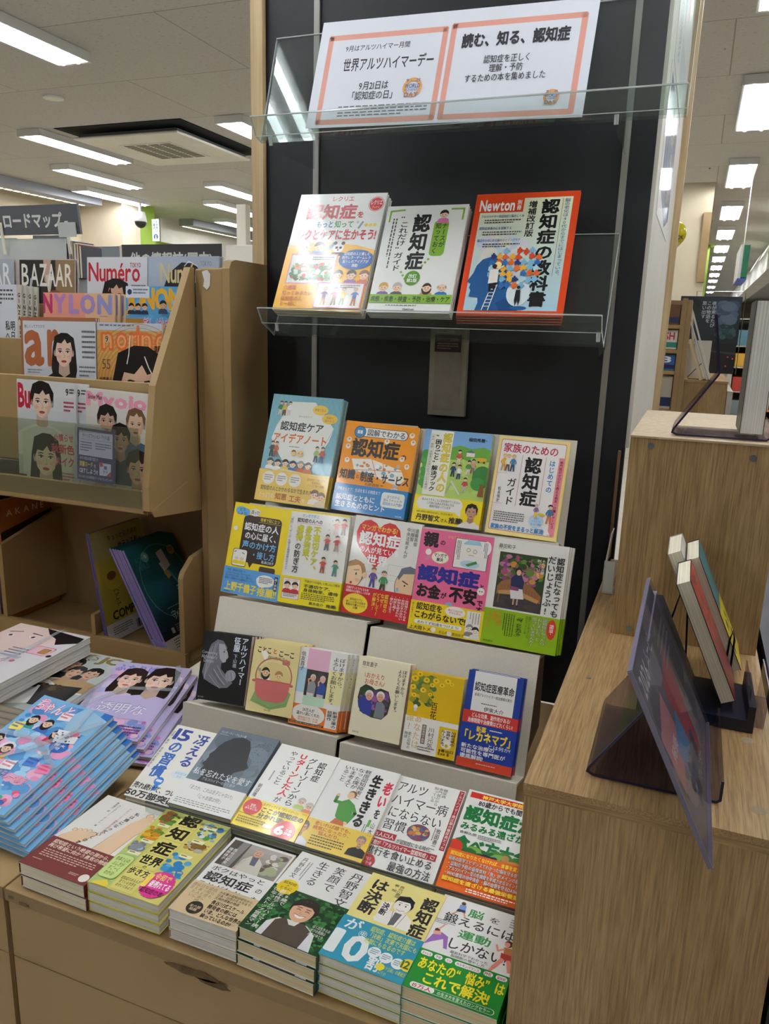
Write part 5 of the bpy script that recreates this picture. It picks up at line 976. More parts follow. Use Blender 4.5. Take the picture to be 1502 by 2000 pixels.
# middle step
BK('soft_cover_book', (-.911,1.378,.8735), 17, -1.4, .140, .199, .012, A_koe, 'yellow book with a dark speech bubble and blue band, left end of the middle step', side='L', cov='#f2d81c', band=.29, bandart=B_koe, bcol='#62a6e2', group=GRB, ys=0.95)
BK('soft_cover_book', (-.770,1.378,.8725), 17, .4, .142, .199, .012, A_futeki, 'white book with lime lettering and a yellow band on the middle step', side='L', band=.29, bandart=B_futeki, bcol='#efdf1c', group=GRB, ys=0.86)
BK('soft_cover_book', (-.624,1.382,.8725), 17, -1.4, .146, .203, .012, A_manga, 'white book with a big red heart and red band on the middle step', side='L', band=.29, bandart=B_manga, bcol='#cf2229', group=GRB, ys=0.86)
BK('soft_cover_book', (-.475,1.376,.8635), 17, -.7, .149, .203, .012, A_oya, 'pink book with blue lettering and a yellow band on the middle step', cov='#ef6f9c', spine='#ec7ba2', band=.29, bandart=B_oya, bcol='#f1d41f', group=GRB, ys=0.8)
BK('soft_cover_book', (-.327,1.376,.8615), 17, -.7, .145, .205, .011, A_daijo, 'white book with a bench photo and lime green band, ending the middle step', 3, 'white book with the bench photo', GRB, (.003,0), spine='#e9eae4', band=.335, bandart=B_daijo, bcol='#93bd1f')
# lowest step
BK('paperback', (-.884,1.236,.6885), 21, 3.2, .113, .139, .011, A_conq, 'black paperback with a grey statue, left end of the lowest step', 4, 'black paperback with the statue', GRC, (.001,0), cov='#101013', spine='#e3c9c2')
BK('paperback', (-.766,1.236,.6885), 21, 2, .104, .142, .011, A_koto, 'pale yellow paperback with a red cooking pot on the lowest step', 4, 'pale yellow paperback with the pot', GRC, (.003,.001), cov='#eedd9c', spine='#d9a878', pm=SATIN)
BK('paperback', (-.668,1.236,.6825), 21, .8, .105, .150, .011, A_pink, 'white and pastel paperback with an orange band on the lowest step', 4, 'pastel paperback with the orange band', GRC, (.004,0), spine='#eeeae2', band=.27, bandart=B_pink, bcol='#e8792a')
BK('paperback', (-.539,1.236,.6885), 21, .2, .104, .149, .011, A_okaeri, 'cream paperback with a rounded photo of a couple on the lowest step', 3, 'cream paperback with the rounded photo', GRC, (.001,0), cov='#f0e9c9', spine='#e6c4b4', pm=SATIN)
BK('paperback', (-.430,1.236,.6815), 21, .6, .102, .147, .011, A_hyakka, 'yellow paperback with flowers on the lowest step', 3, 'yellow flower paperback', GRC, cov='#e0b60f', spine='#ece4cc', band=.44, bandart=B_hyakka, bcol='#f3f1ea')
BK('narrow_paperback', (-.324,1.236,.6775), 21, -.1, .102, .172, .010, A_iryo, 'blue and white narrow paperback with red band, ending the lowest step', 2, 'blue and white narrow paperback', GRC, (.003,.001), cov='#22429c', band=.585, bandart=B_iryo, bcol='#1d3f9e', ys=0.9)
# tilted row
WD = 'under the top copy'
BK('book', (-.868,.990,.6165), 72, 1, .124, .176, .011, A_fif, 'white book with blue heading, left end of the tilted row', 2, 'white book with blue heading', GRD, word=WD, pm=SATIN)
BK('book', (-.768,.984,.6315), 72, .6, .1255, .184, .012, A_wata, 'grey blue book with a black head silhouette and birds in the tilted row', group=GRD, cov='#6a7884', band=.3, bandart=B_wata, bcol='#ecebe6', pm=SATIN, ys=0.9)
BK('book', (-.6415,.984,.6265), 72, -.6, .1205, .185, .012, A_uturn, 'white book with red lettering and a bright yellow band in the tilted row', 2, 'white book with red lettering', GRD, word=WD, band=.31, bandart=B_uturn, bcol='#f3d71d', ys=0.93)
BK('book', (-.5215,.984,.6245), 72, -.3, .119, .184, .012, A_oi, 'white book with a walking man in green in the tilted row', 2, 'white book with the walking man', GRD, word=WD, band=.29, bandart=B_oi, bcol='#eac94e', ys=0.95)
BK('book', (-.4065,.986,.6185), 72, -.3, .122, .186, .012, A_alts, 'white book with a coloured brain and a dark red strip in the tilted row', 2, 'white book with the coloured brain', GRD, word=WD, spine='#e8e4dc', pm=SATIN)
BK('book', (-.2800,.986,.6165), 71, -.4, .128, .192, .012, A_kobe, 'white book with big green lettering and vegetables, ending the tilted row', 2, 'white book with green lettering', GRD, word=WD, band=.38, bandart=B_kobe, bcol='#ec6c1f', ys=0.92)
# flat piles at the front
BK('book', (-.897,.780,.6165), 90, -1.2, .130, .198, .0195, A_foot, 'pale book with drawn feet and a dark red band, top of the leftmost front pile', 2, 'pale book with drawn feet', GRE, (.004,-.001), word=WD, cov='#e6e3dc', spine='#6a2a26', band=.36, bandart=B_foot, bcol='#772e2a', pm=MATTE)
BK('book', (-.762,.780,.6255), 90, .5, .128, .198, .0155, A_aruki, 'yellow green illustrated book with a pink badge, top of its front pile', 3, 'yellow green illustrated book', GRE, word=WD, side='L', cov='#e6dc64', page=PAGEW)
BK('book', (-.6165,.781,.6265), 90, -.4, .113, .176, .0150, A_boku, 'white book with an old man photo and beige band, top of its pile', 3, 'white book with the old man photo', GRE, word=WD, spine='#e2d2b4', band=.37, bandart=B_boku, bcol='#d8bf96', page=PAGEW, pm=SATIN)
BK('book', (-.5005,.782,.6365), 90, -2.8, .123, .176, .0185, A_tanno, 'white book with a smiling man before green leaves, top of its front pile', 3, 'white book with the smiling man', GRE, (-.001,-.0015), word=WD, spine='#28402c', band=.54, bandart=B_tanno, bcol='#1f4a28', page=PAGEB)
BK('book', (-.3775,.782,.6365), 90, -2.2, .119, .176, .0135, A_kets, 'pale yellow book with a drawn doctor and a blue band, top of its front pile', 4, 'pale yellow book with the doctor', GRE, word=WD, cov='#ece08e', band=.45, bandart=B_kets, bcol='#2f97b4', page=PAGEW, pm=SATIN, ys=0.85)
BK('book', (-.2595,.779,.6355), 90, -1.2, .125, .179, .0180, A_undou, 'white book with exercising people and a green band, top of the rightmost front pile', 3, 'white book with exercising people', GRE, word=WD, band=.38, bandart=B_undou, bcol='#148a2c', page=PAGEB, pm=SATIN, ys=0.87)

# the white notice in the top shelf
def A_sign(a):
    a.r(0,0,100,100,'#dfe3ec')
    for x0, x1 in ((4.5, 48.5), (51.5, 96)): a.box(x0,16 if x0 < 50 else 14,x1,95,2.0,'#dc9c8c')
    a.t('9月はアルツハイマー月間',11,24,36,30,'#33353a',.012); a.t('世界アルツハイマーデー',11,36,46,49,'#33353a',.018); a.t('9月21日は\n「認知症の日」',15,58,34,76,'#33353a',.012,'c'); a.g(12,81,46,92,4,'#6a6c74',3,.35)
    a.t('読む、知る、認知症',55,22,92,35,'#2b2d31',.04); a.t('認知症を正しく\n理解・予防\nするための本を集めました',58,42,86,66,'#33353a',.01,'c')
    for cx, cy, r in ((39.5,67,3.6),(89,82,2.6)):
        a.ring(cx,cy,r,r*.36,'#e0a25c'); ar = a.w/a.h
        k = r/3.6
        a.t('9･21',cx-2.6*k,cy-8.6*k,cx+2.6*k,cy-4.6*k,'#5a6a92',.02); a.t('WORLD',cx-3*k,cy-3.4*k,cx+3*k,cy+.4*k,'#5a6a92',.02); a.t("ALZHEIMER'S",cx-2.9*k,cy+1*k,cx+2.9*k,cy+3.2*k,'#6a80a8',.01); a.t('DAY',cx-2.6*k,cy+4.6*k,cx+2.6*k,cy+8.4*k,'#5a6a92',.02)
sg = thing('printed_notice', 'white printed notice with pink frames standing in the top clear shelf', 'notice', M=frame((-.793,1.541,1.836), 18, -1.4))
a = Art(.556, .226); A_sign(a); a.mesh('paper', MATTE, sg, [((0,.556,0,.226,-.0008,0),'#dfe3ec')])

# ================================================================== magazines
def A_bu(a):
    a.grad(0,0,100,100,'#dfe1e4','#b9c4cc',8); a.t('Bu',2,4,24,24,'#c9223a',.04); a.port(43,18,27,'#171312','#eacdb8','#e9e9ea',False,1.1,.35)
    a.p([(8,46),(30,40),(60,40),(92,52),(92,96),(8,96)],'#d9dee2'); a.port(48,66,32,'#15120f','#ecd5c4','#f0f0ee',True,1.25,.75); a.t('9',84,5,89,11,'#222',.02); a.g(90,5,98,10,2,'#444'); a.g(80,16,97,26,3,'#c23a5a',2)
    a.t('小慣らせ',62,44,96,51,'#d84a68',.02); a.t('秋新色',58,53,97,62,'#d84a68',.03); a.t('メイク',64,64,97,73,'#d84a68',.03); a.g(76,78,96,86,3,'#c23a5a',4); a.r(0,84,14,92,'#6a3a4a'); a.g(1,93,22,98,2,'#f0f0f0')
def A_myo(a):
    a.grad(0,0,100,100,'#e7e4dd','#c8c6c0',8); a.t('Myojo',2,3,118-20,18,'#f0a0bc',.05); a.t('Snow Man',3,5,26,9,'#2a2a2c',.015)
    a.port(34,27,22,'#1a1514','#dcb49a','#6a6a48',False,1.4,.5); a.port(80,27,21,'#7a5a3a','#e4c0a6','#4f6a8a',False,1.2,-.1); a.port(56,42,22,'#15110f','#d8ae94','#3a4a5a',False,1.3,.7); a.port(84,66,26,'#3a2a20','#dcb49a','#8a8f98',False,1.4,.5); a.port(24,66,26,'#2a201a','#d8ae94','#7a7068',False,1.4,.5); a.g(70,90,96,97,3,'#8a8a80')
def A_ar(a):
    a.r(0,0,100,100,'#a5694a'); a.grad(3,3,100,100,'#d3d8e0','#c2c9d3',6); a.t('a',6,12,35,38,'#b0643c',.03); a.t('r',37,11,54,37.6,'#b0643c',.03); a.t('抱しくってクラクラ',5,6,33,9,'#333',.01)
    a.p([(24,66),(34,48),(48,42),(60,42),(76,48),(86,60),(78,66),(72,60),(72,100),(42,100),(42,60),(34,68)],'#24252a'); a.p([(24,64),(34,67),(26,82),(18,80)],'#dcb49c'); a.p([(78,65),(87,60),(94,74),(86,80)],'#dcb49c'); a.port(58,27,23,'#1b1716','#e6c6b2','#24252a',True,0,.1,'#b03a42')
    a.t('9',8,49,16,60,'#333',.01); a.g(8,42,28,46,2,'#888'); a.g(8,62,18,68,3,'#777'); a.g(82,10,99,34,6,'#666',3,.4); a.g(78,38,99,48,3,'#666',6,.4)
def A_non(a):
    a.grad(0,0,100,100,'#d9a860','#b97f36',8)
    a.r(0,0,100,6,'#c9d2de'); a.g(4,1.5,96,4,1,'#7a7f88')
    for k in range(26): a.ring(64,50,18+k*2.4,.45,'#a8702c' if k%2 else '#e4bc78',40)
    for x,ch in ((8,'n'),(30,'o'),(52,'n'),(62,'-'),(68,'n'),(90,'o')): a.t(ch,x,8.5,x+(20 if ch != '-' else 5),21,'#e8743a',.05); a.t(ch,x+1.5,9.3,x+(18.5 if ch != '-' else 4),20.2,'#ecab72',.0)
    a.e(16,13,5,'#d2b184'); a.t('9',13.5,10.5,18.5,15.5,'#333',.01); a.t('55',8,29,22,37,'#7a5a34',.01); a.t('佐野勇斗\n高岡大地',3,43,24,52,'#4a3418',.02); a.g(3,55,20,64,4,'#5a4020'); a.t('遠藤',88,17,99,22,'#4a2a18',.03)
    a.port(66,50,50,'#151110','#e6bda2','#2a2424',True,0,.5,'#cc6a62',1.05); a.l([(52,10),(50,24),(47,32)],1.4,'#f4f4f2'); a.l([(74,26),(80,34),(86,40),(88,56)],1.6,'#f4f4f2'); a.l([(47,44),(46,52),(48,58)],1.2,'#f4f4f2')
def A_nyl(a):
    a.grad(0,0,60,100,'#eb9a86','#e8b88a',8); a.grad(60,0,100,100,'#e9bb88','#d8c0a8',8)
    for x0,x1,ch,c in ((0,14,'N','#c23a6a'),(16,34,'Y','#bc86c4'),(38,53,'L','#b490cc'),(54,75,'O','#a890d0'),(78,98,'N','#9a9ad2')): a.t(ch,x0,2,x1,17,c,.05)
    a.g(80,19,98,20.5,1,'#8a90c0')
    for x in (16,30,46,61,76): a.head(x,29,6.4,'#1c1614','#d8b49a','long')
def A_jun(a):
    a.r(0,0,100,100,'#5aa7dc'); a.blobs(0,0,100,60,40,8,['#7fc0e8','#4a96d0','#66b2e2'],2); a.t('JUNON',2,2,140-42,22,'#eab02c',.05); a.rr(0,0,42,9,2,'#dfe3ec'); a.e(7,4.5,4,'#26406a'); a.g(13,2,40,7,2,'#5a6a80')
    for x in (10,22,34): a.bust(x,16,4.6,'#2a3450','#241a16','#e2bca0')
    a.r(0,25,40,29,'#b8863a'); a.bust(66,14,5.5,'#3a4a6a','#1c1614','#dcb096'); a.t('新しく始まる夏!',32,24,98,38,'#fff',.05); a.t('新しく始まる夏!',32,24,98,38,'#d85aa0',.012); a.r(0,34,98,60,'#cfd8b8'); a.port(18,44,16,'#2a1e18','#e2bca0','#5a5a50',False,1.2); a.port(54,44,15,'#1c1614','#e2bca0','#d8c8c0',True); a.port(88,44,15,'#1c1614','#e2bca0','#7a8a70',False)
def A_gin(a):
    a.r(0,0,93,100,'#d9dee8'); a.r(93,0,100,100,'#c9c6b8'); a.vt('GINZA',94,6,99.5,30,'#222',.04); a.gv(95,34,98.5,80,1,'#555'); a.g(20,4,88,18,4,'#555',3,.45); a.vt('明日の\n私へ',74,30,90,56,'#333',.02); a.t('Lovely Morning',40,60,72,66,'#6a90b0'); a.port(10,52,40,'#2a2422','#d8b8a4','#888',True)
def A_baz(a):
    a.grad(0,0,100,100,'#2c2a28','#4a3c2e',6); a.r(66,0,100,100,'#937a54'); a.p([(44,0),(58,0),(54,22),(46,20)],'#c8a890'); a.p([(48,14),(62,12),(54,36)],'#d8d0c0')
    for x0,x1,ch in ((4,19,'B'),(20,37,'A'),(37,52,'Z'),(51,68,'A'),(66,83,'A'),(83,98,'R')): a.t(ch,x0,4,x1,24,'#eeeae0',.012)
    a.r(0,25,40,50,'#14120f'); a.port(64,42,22,'#8a5a34','#caa284','#6a4a34',True,1,.3); a.l([(22,18),(18,34)],4,'#b9c4cc')
def A_bazg(a):
    a.grad(0,0,100,100,'#aab2b8','#8f979d',6); a.t('BAZAAR',4,4,98,24,'#eef0f0',.012); a.port(60,44,34,'#2a2422','#c8a48c','#333',True)
def A_num(a):
    a.grad(0,0,100,100,'#dcdee4','#c6c9d1',6); a.t('Numéro',3,5,90,21,'#c4232f',.02); a.t('TOKYO',72,5,90,9,'#a83a44',.012); a.port(48,34,24,'#15110f','#d9ac92','#2a2420',True,.9,.1,'#a83a3c',1.25); a.p([(18,60),(30,36),(40,26),(44,50),(34,66)],'#15110f'); a.g(74,24,98,29,2,'#5a5a60'); a.l([(4,38),(12,32),(20,36)],.6,'#9a9ca4')
def A_num2(a):
    a.grad(0,0,100,100,'#aebacb','#98a6ba',6); a.p([(14,60),(18,34),(30,14),(48,5),(66,6),(82,18),(88,40),(92,60)],'#17130f'); a.t('Numéro',18,6,88,22,'#d8c490',.02); a.t('TOKYO',74,4,90,8,'#8a90a0',.01); a.e(52,62,26,'#d9b49c',30); a.l([(52,8),(58,4),(70,8)],1,'#e8ecf0')
def A_grey(a): a.grad(0,0,100,100,'#c8bcb8','#b4aaa6',5); a.l([(20,0),(26,100)],.6,'#aaa09c'); a.l([(60,0),(56,100)],.6,'#d2c8c4')
def A_blue(a):
    a.r(0,0,100,100,'#79b6e2'); a.blobs(0,0,100,100,160,7,['#5a9fd8','#8cc4ea','#e89ac4','#a8d4f0','#f0b4d4','#4a8ccc','#f2e6ee'],7); a.r(88,0,100,7,'#2f6fc0'); a.p([(64,0),(100,7),(96,24),(66,26),(56,12)],'#9cc4de')
    a.t('ちゃんと',4,2,56,16,'#e26aa4',.05); a.t('ちゃんと',4,2,56,16,'#f6f4f8',.01)
    for x,y,s1 in ((22,24,'#3a9a9a'),(42,24,'#3a6ac8'),(64,30,'#c83a5a'),(30,54,'#e8c23a'),(8,48,'#d85a4a')): a.bust(x,y,6,s1,'#1c1614','#ecc8ae','long')
    
    for k, (x, y, c) in enumerate(((6,66,'#2f6ac0'),(26,64,'#e85a8a'),(50,66,'#f4f4f8'),(70,58,'#4a86d8'),(90,60,'#f08ab4'),(12,34,'#f4e06a'),(52,14,'#f4f4f8'))):
        a.p([(x-8,y-3),(x+6,y-5),(x+9,y+3),(x-6,y+5)],c); a.g(x-6,y-3,x+7,y+3,2,'#3a4a9a' if k%2 else '#d83a6a',k)
    a.e(80,40,11,'#2f6ac0',8); a.t('特大\n号',73,37,87,43,'#fff',.02,'c'); a.p([(60,26),(88,24),(92,34),(68,38)],'#f0f0f4'); a.blobs(62,26,92,38,16,1.3,['#2a2a34','#3a3a44'],4); a.e(82,26,6,'#f0829a',4)
    a.t('キラキラレーベルで',36,70,88,78,'#fff',.03); a.t('キラキラレーベルで',36,70,88,78,'#e04a7a',.01); a.blobs(4,80,96,99,60,3.4,['#4ab07a','#f08ab4','#2f6ac0','#f4f4f8','#e85a7a','#8ad0ea'],9); a.l([(6,70),(18,90)],2.6,'#d83a5a'); a.l([(10,68),(22,88)],1.6,'#f4f4f8')
def A_purp(a):
    a.r(0,0,100,100,'#c8bce0'); a.blobs(0,0,100,100,130,8,['#d8cce8','#b4a8d8','#e8b8d4','#a8b8e4','#f0dcec','#c0a4d0'],3); a.blobs(0,66,100,100,60,5,['#e88ab8','#8a9ad8','#f0c0da','#c87ac0'],5); a.t('ふたりは',4,3,60,14,'#8a90d8',.04)
    a.port(34,24,26,'#2a1e1c','#f0cdb8','#d4c4e4',True,1.3,.6,'#d86a7a'); a.port(72,22,30,'#241a18','#f2d0bc','#c4b8e0',True,1.3,.6,'#d86a7a'); a.t('透明な',20,56,84,70,'#8a84b4',.02); a.t('透明な',20.6,56.4,84.6,70.4,'#f0ecf8',.005); a.g(62,84,94,97,4,'#5a4a80',3)
def A_myo2(a):
    a.grad(0,0,100,100,'#c9d2cf','#a9b2ae',8); a.t('MYOJO',2,3,98,17,'#9a8450',.05); a.ring(57,10,8,2,'#c9d2cf'); a.ring(57,10,4,1.4,'#c9d2cf')
    for x,y,h,t in ((26,32,'#8a6a4a','#e4e2dc'),(46,24,'#2a211c','#232427'),(60,36,'#1c1715','#e6e6e4'),(80,34,'#1a1513','#b89a70')): a.port(x,y,17,h,'#dcb498',t,False,1.7,.45)
    a.p([(10,60),(46,54),(62,60),(60,92),(30,100),(6,96)],'#e6e5e0'); a.p([(46,62),(92,56),(96,90),(62,92)],'#2a2a2c'); a.blobs(34,58,80,70,40,3,['#3a3020','#6a5430','#22201c'],3); a.t('Aぇ',6,50,26,60,'#eeeae0',.01); a.g(4,64,20,72,3,'#eeeae0'); a.g(4,20,24,26,2,'#6a5c3a')
def A_white(a):
    a.r(0,0,100,100,'#e6e2e4'); a.p([(0,0),(78,2),(84,24),(56,40),(30,64),(0,70)],'#f0d4cc'); a.p([(40,0),(98,6),(100,16),(80,26),(70,16),(54,10)],'#1f1a1c'); a.l([(8,18),(22,14)],1.6,'#2a1c18'); a.e(16,24,5,'#fff',2.4); a.e(16,24,2.2,'#2a1c18'); a.l([(36,14),(50,15)],1.6,'#2a1c18'); a.e(44,21,5,'#fff',2.4); a.e(44,21,2.2,'#2a1c18'); a.e(24,50,8,'#d87a84',3)
    a.rr(66,32,92,48,3,'#d87a9c'); a.rr(67,33,91,47,2.6,'#f0c4d2'); a.rr(78,35,89,45,2,'#b88a52'); a.e(96,46,3,'#222'); a.g(44,42,66,60,4,'#4a4446',3,.4); a.e(40,72,5,'#d88a5a'); a.l([(56,66),(62,60),(60,72)],1.4,'#c85a7a'); a.e(70,64,3,'#c85a7a'); a.g(30,80,60,92,4,'#b0706a',6,.4)
def A_teal(a):
    a.grad(0,0,100,78,'#1d6a70','#0c2a3a',14); a.r(0,78,100,86,'#0b1c2c'); a.r(0,86,100,100,'#e4e1da')
    a.ring(52,38,46,.8,'#6ab0a8',50,52); a.e(30,12,7,'#7fc4b8',7); a.e(30,12,3,'#e8f4ea',3); a.t('AQUA\nVENUS',10,10,32,22,'#4a9a98',.0)
    a.p([(52,12),(66,10),(70,27),(57,30)],'#d9c9c2'); a.p([(57,30),(70,27),(88,62),(78,66)],'#1a5a6a'); a.p([(60,31),(64,30),(82,62),(80,63)],'#4f96a0'); a.p([(50,22),(55,21),(58,30),(54,31)],'#e4dcd2'); a.p([(52,31),(60,29),(63,36),(56,38)],'#c8a050'); a.p([(55,38),(64,36),(78,58),(66,62)],'#14424f'); a.e(83,14,7,'#b8a65a'); a.g(78,12,88,16,2,'#6a5a2a'); a.g(64,46,70,54,3,'#9ac0c4')
    a.t('守×攻の美容液',32,64,98,73,'#d4e4e2',.004); a.g(30,61,98,62.5,1,'#8ab0b4'); a.r(20,78,26,83,'#c8c8c4'); a.g(30,77,90,84,4,'#9aa8b0',3,.35); a.g(16,88,60,97,4,'#5a5854',5,.4)
def A_yel(a):
    a.r(0,0,100,100,'#c2b03c'); a.r(0,0,100,26,'#b9b26a'); a.t('キュッと引き締め',30,6,92,12,'#3a3620',.004); a.t('サラとろ髪へ',48,14,98,23,'#2a2618',.012); a.r(0,84,100,100,'#dedcd8'); a.e(30,46,18,'#d8bc3c',14); a.e(26,42,9,'#8a5a34',6); a.vt('ヘアケア',24,54,36,72,'#3a3014',.012); a.t('COMPLETE',16,74,96,82,'#221e12',.03); a.g(12,88,50,96,4,'#4a4844',3,.4)
    for k in range(18): a.r(58+k*2,90,58+k*2+(.8+.6*(k%3)),98,'#222')
def A_akane(a): a.grad(0,0,100,100,'#a35c22','#c88a34',10); a.t('A K A N E',14,9,86,14,'#e2cfae',.02); a.p([(0,26),(60,20),(100,16),(100,20),(50,27),(0,34)],'#2a2420')
def A_dark(a): a.grad(0,0,100,100,'#3f4a72','#2a2c3a',8); a.p([(40,0),(70,4),(60,14),(40,12)],'#15151a')

GT1, GT2, GT3, GT4 = 'magazines in the lowest tier', 'magazines in the second tier', 'magazines in the third tier', 'magazines in the top tier'
def MG(p, th, sp, w, h, t, art, label, n=1, what='', grp=None, dirn=None, word='behind the front copy', jit=.001, side='L', **kw):
    return BK('magazine', p, th, sp, w, h, t, art, label, n, what, grp, dirn, word, jit, side=side, cat='magazine', page=kw.pop('page', PAGEW), **kw)
MG((-1.512,1.418,1.029), 3, -.8, .178, .272, .0065, A_bu, 'magazine with two dark haired faces and red lettering in the lowest rack tier', 2, 'two faces magazine', GT1, (.028,0), cov='#dfe1e4')
MG((-1.306,1.418,1.029), 3, -1.6, .176, .262, .0065, A_myo, 'pink lettered magazine with several young men in the lowest rack tier', 2, 'pink lettered magazine', GT1, (.002,0), cov='#e7e4dd')
MG((-1.545,1.476,1.149), 4, .6, .230, .297, .006, A_ar, 'magazine with a woman in a black top and brown lettering in the rack', 2, 'black top magazine', GT2, (.001,0), cov='#a5694a')
MG((-1.312,1.476,1.149), 4, .4, .184, .290, .006, A_non, 'orange wrapped magazine with a large face in the rack', 2, 'orange large face magazine', GT2, (-.001,0), cov='#c9984f')
MG((-1.832,1.553,1.225), 4, 0, .214, .30, .0055, A_gin, 'white magazine with dark spine lettering at the left edge of the rack', 4, 'white spine lettered magazine', GT3, (.0115,-.001), cov='#d9dee8', spine='#c9c6b8', side='R')
MG((-1.548,1.556,1.225), 4, 0, .222, .282, .006, A_nyl, 'peach magazine with purple lettering in the third tier of the rack', 3, 'peach magazine', GT3, (.012,0), cov='#e9bb88')
MG((-1.292,1.556,1.225), 4, 0, .164, .300, .006, A_jun, 'blue magazine with yellow letters beside the sloped rack wing', 2, 'blue magazine', GT3, (0,0), cov='#5aa7dc')
MG((-1.945,1.642,1.317), 4, 0, .215, .278, .006, A_bazg, 'grey magazine cut by the left edge of the picture', group=GT4, cov='#aab2b8')
MG((-1.745,1.652,1.317), 4, 0, .225, .278, .006, A_grey, 'plain pinkish grey magazine between the two dark lettered ones', group=GT4, cov='#c8bcb8')
MG((-1.708,1.642,1.317), 4, -.4, .186, .276, .006, A_baz, 'dark brown magazine with tall white letters in the top tier', group=GT4, cov='#2c2a28')
MG((-1.4795,1.642,1.317), 4, 0, .188, .282, .006, A_num, 'pale grey magazine with red lettering and a long haired woman', 2, 'red lettered magazine', GT4, (-.004,0), cov='#dcdee4')
MG((-1.289,1.642,1.317), 4, 0, .206, .283, .006, A_num2, 'blue grey magazine with beige lettering behind the rack post', 2, 'blue grey magazine', GT4, (.003,0), cov='#aebacb')
# card in a clear sleeve on the rack guard
def A_card(a):
    a.r(0,0,100,100,'#2c3058'); a.r(5,5,96,52,'#dfe0e6'); a.t('ティーンズファッション・アイドル誌',14,9,88,18,'#26283a',.015); a.l([(8,21),(94,21)],.6,'#8a8ca0'); a.g(9,26,40,46,4,'#4a4c60',3,.4); a.g(50,26,92,40,3,'#4a4c60',5,.4)
    a.t('毎号の雑誌お取り置きで',7,54,58,61,'#dfe0ea',.01); a.t('図書カード',7,63,44,74,'#f0e04a',.03); a.t('を',46,66,53,74,'#e8e8f0',.01); a.t('GETしよう!!',7,76,58,87,'#eef0f4',.025); a.t('2名に1名でお得図書カードをプレゼント!!',4,90,96,96,'#cfd2e0',.008)
    a.rr(62,62,93,86,1.5,'#e6e8ee'); a.p([(62,62),(70,60),(72,68),(64,70)],'#d8404a'); a.t('図書\nカード',72,66,84,82,'#2c3a8a',.03,'c'); a.p([(93,76),(93,86),(80,86)],'#c83a3a')
cd = thing('notice_card', 'dark blue notice card in a clear sleeve on the rack guard', 'notice', M=frame((-1.3005,1.3865,1.085), 3, -2.2))
a = Art(.1045, .120); A_card(a); a.mesh('card', SATIN, cd, [((0,.1045,0,.12,-.0006,0),'#2c3058')])
MB().box(-.005,.1115,-.006,.126,.0011,.0016).build('clear_sleeve', clear_mat('sleeve', '#f0f2f6', 1.2, .08, .06, '#e6e8ee'), cd, world=True)

# piles on the left counter
def straps(root, w, h, q):
    """clear tape crossing the top magazine"""
    for k, pts in enumerate(q):
        m = MB()
        for (xa, ya), (xb, yb) in zip(pts, pts[1:]):
            A_, B_ = Vector((xa*w, ya*h, 0)), Vector((xb*w, yb*h, 0)); d = (B_-A_).normalized(); n = Vector((-d.y, d.x, 0))*.0055
            m.add([(p.x, p.y, .0042+.0006*k) for p in (A_-n, B_-n, B_+n, A_+n)] + [(p.x, p.y, .0046+.0006*k) for p in (A_-n, B_-n, B_+n, A_+n)], [(3,2,1,0),(4,5,6,7),(0,1,5,4),(1,2,6,5),(2,3,7,6),(3,0,4,7)])
        m.build('clear_strap', FILM, root, world=True)
GF = 'magazine piles on the left counter'
def FM(name_art, p, th, sp, w, h, t, label, n, what, dirn, q, **kw):
    M = frame(p, th, sp); b = book('magazine', w, h, t, name_art, M, label, cat='magazine', side='L', page=PAGEW, group=GF, **kw)
    pile(b, n, t, what, GF, dirn, .003, word='under the top copy'); straps(b, w, h, q); return b
FM(A_blue, (-1.158,.838,.6475), 77, -3, .180, .262, .0075, 'light blue idol magazine with clear straps, top of the front left pile', 7, 'light blue idol magazine', (.011,-.0025), [[(0,.56),(.5,.6),(1,.42)], [(.72,1),(.8,.72),(.74,.45)], [(.1,.2),(.55,.5),(1,.9)]], cov='#79b6e2')
FM(A_purp, (-1.143,1.112,.6155), 79, 9, .186, .253, .0085, 'lilac magazine with two girls and clear straps, behind the blue pile', 4, 'lilac magazine', (.019,-.009), [[(0,.3),(.4,.62),(1,.66)], [(.82,1),(1,.7)], [(.0,.55),(.1,.3)]], cov='#c8bce0')
FM(A_myo2, (-1.368,1.105,.6475), 88, 2, .212, .272, .0145, 'grey green magazine with four men and gold lettering on the left counter', 4, 'gold lettered magazine', (-.003,0), [[(0,.5),(.02,.5)]], cov='#c9d2cf')
FM(A_white, (-1.475,1.083,.708), 90, 1, .213, .275, .0145, 'white magazine with a close up face and pink extras at the far left', 3, 'white close up magazine', (-.002,.001), [[(0,.35),(.5,.42),(.75,.4)], [(.62,1),(.66,.3)]], cov='#e6e2e4')
# lower compartment
def side_pile(p, lean, w, h, t, art, label, n, what, grp, cov, jit=.002):
    b = book('magazine', w, h, t, art, frame(p, lean, 0, 'x'), label, cat='magazine', side='L', page=PAGEW, cov=cov, group=grp, pm=SATIN)
    k = t+TOP[b.name]+.0003; R = random.Random(5)
    for i in range(1, n): copy_thing(b, b.matrix_basis @ Matrix.Translation((R.uniform(-.004, .001), i*k*math.tan(math.radians(lean)), -i*k)), '%s copy to the left of the %s' % (ORD[i], what), grp)
    return b
GC = 'magazines leaning in the low compartment'
side_pile((-1.164,1.531,.607), 27, .198, .300, .0065, A_teal, 'teal magazine back cover with two bottles, leaning in the low compartment', 6, 'teal magazine', GC, '#8f7fc0')
side_pile((-1.362,1.531,.607), 9, .198, .300, .005, A_yel, 'yellow magazine back cover leaning on the low divider', 2, 'yellow magazine', GC, '#5a4a9a')
side_pile((-1.722,1.545,.607), 2, .190, .345, .012, A_akane, 'orange magazine standing at the far left of the low compartment', 1, '', GC, '#a35c22')
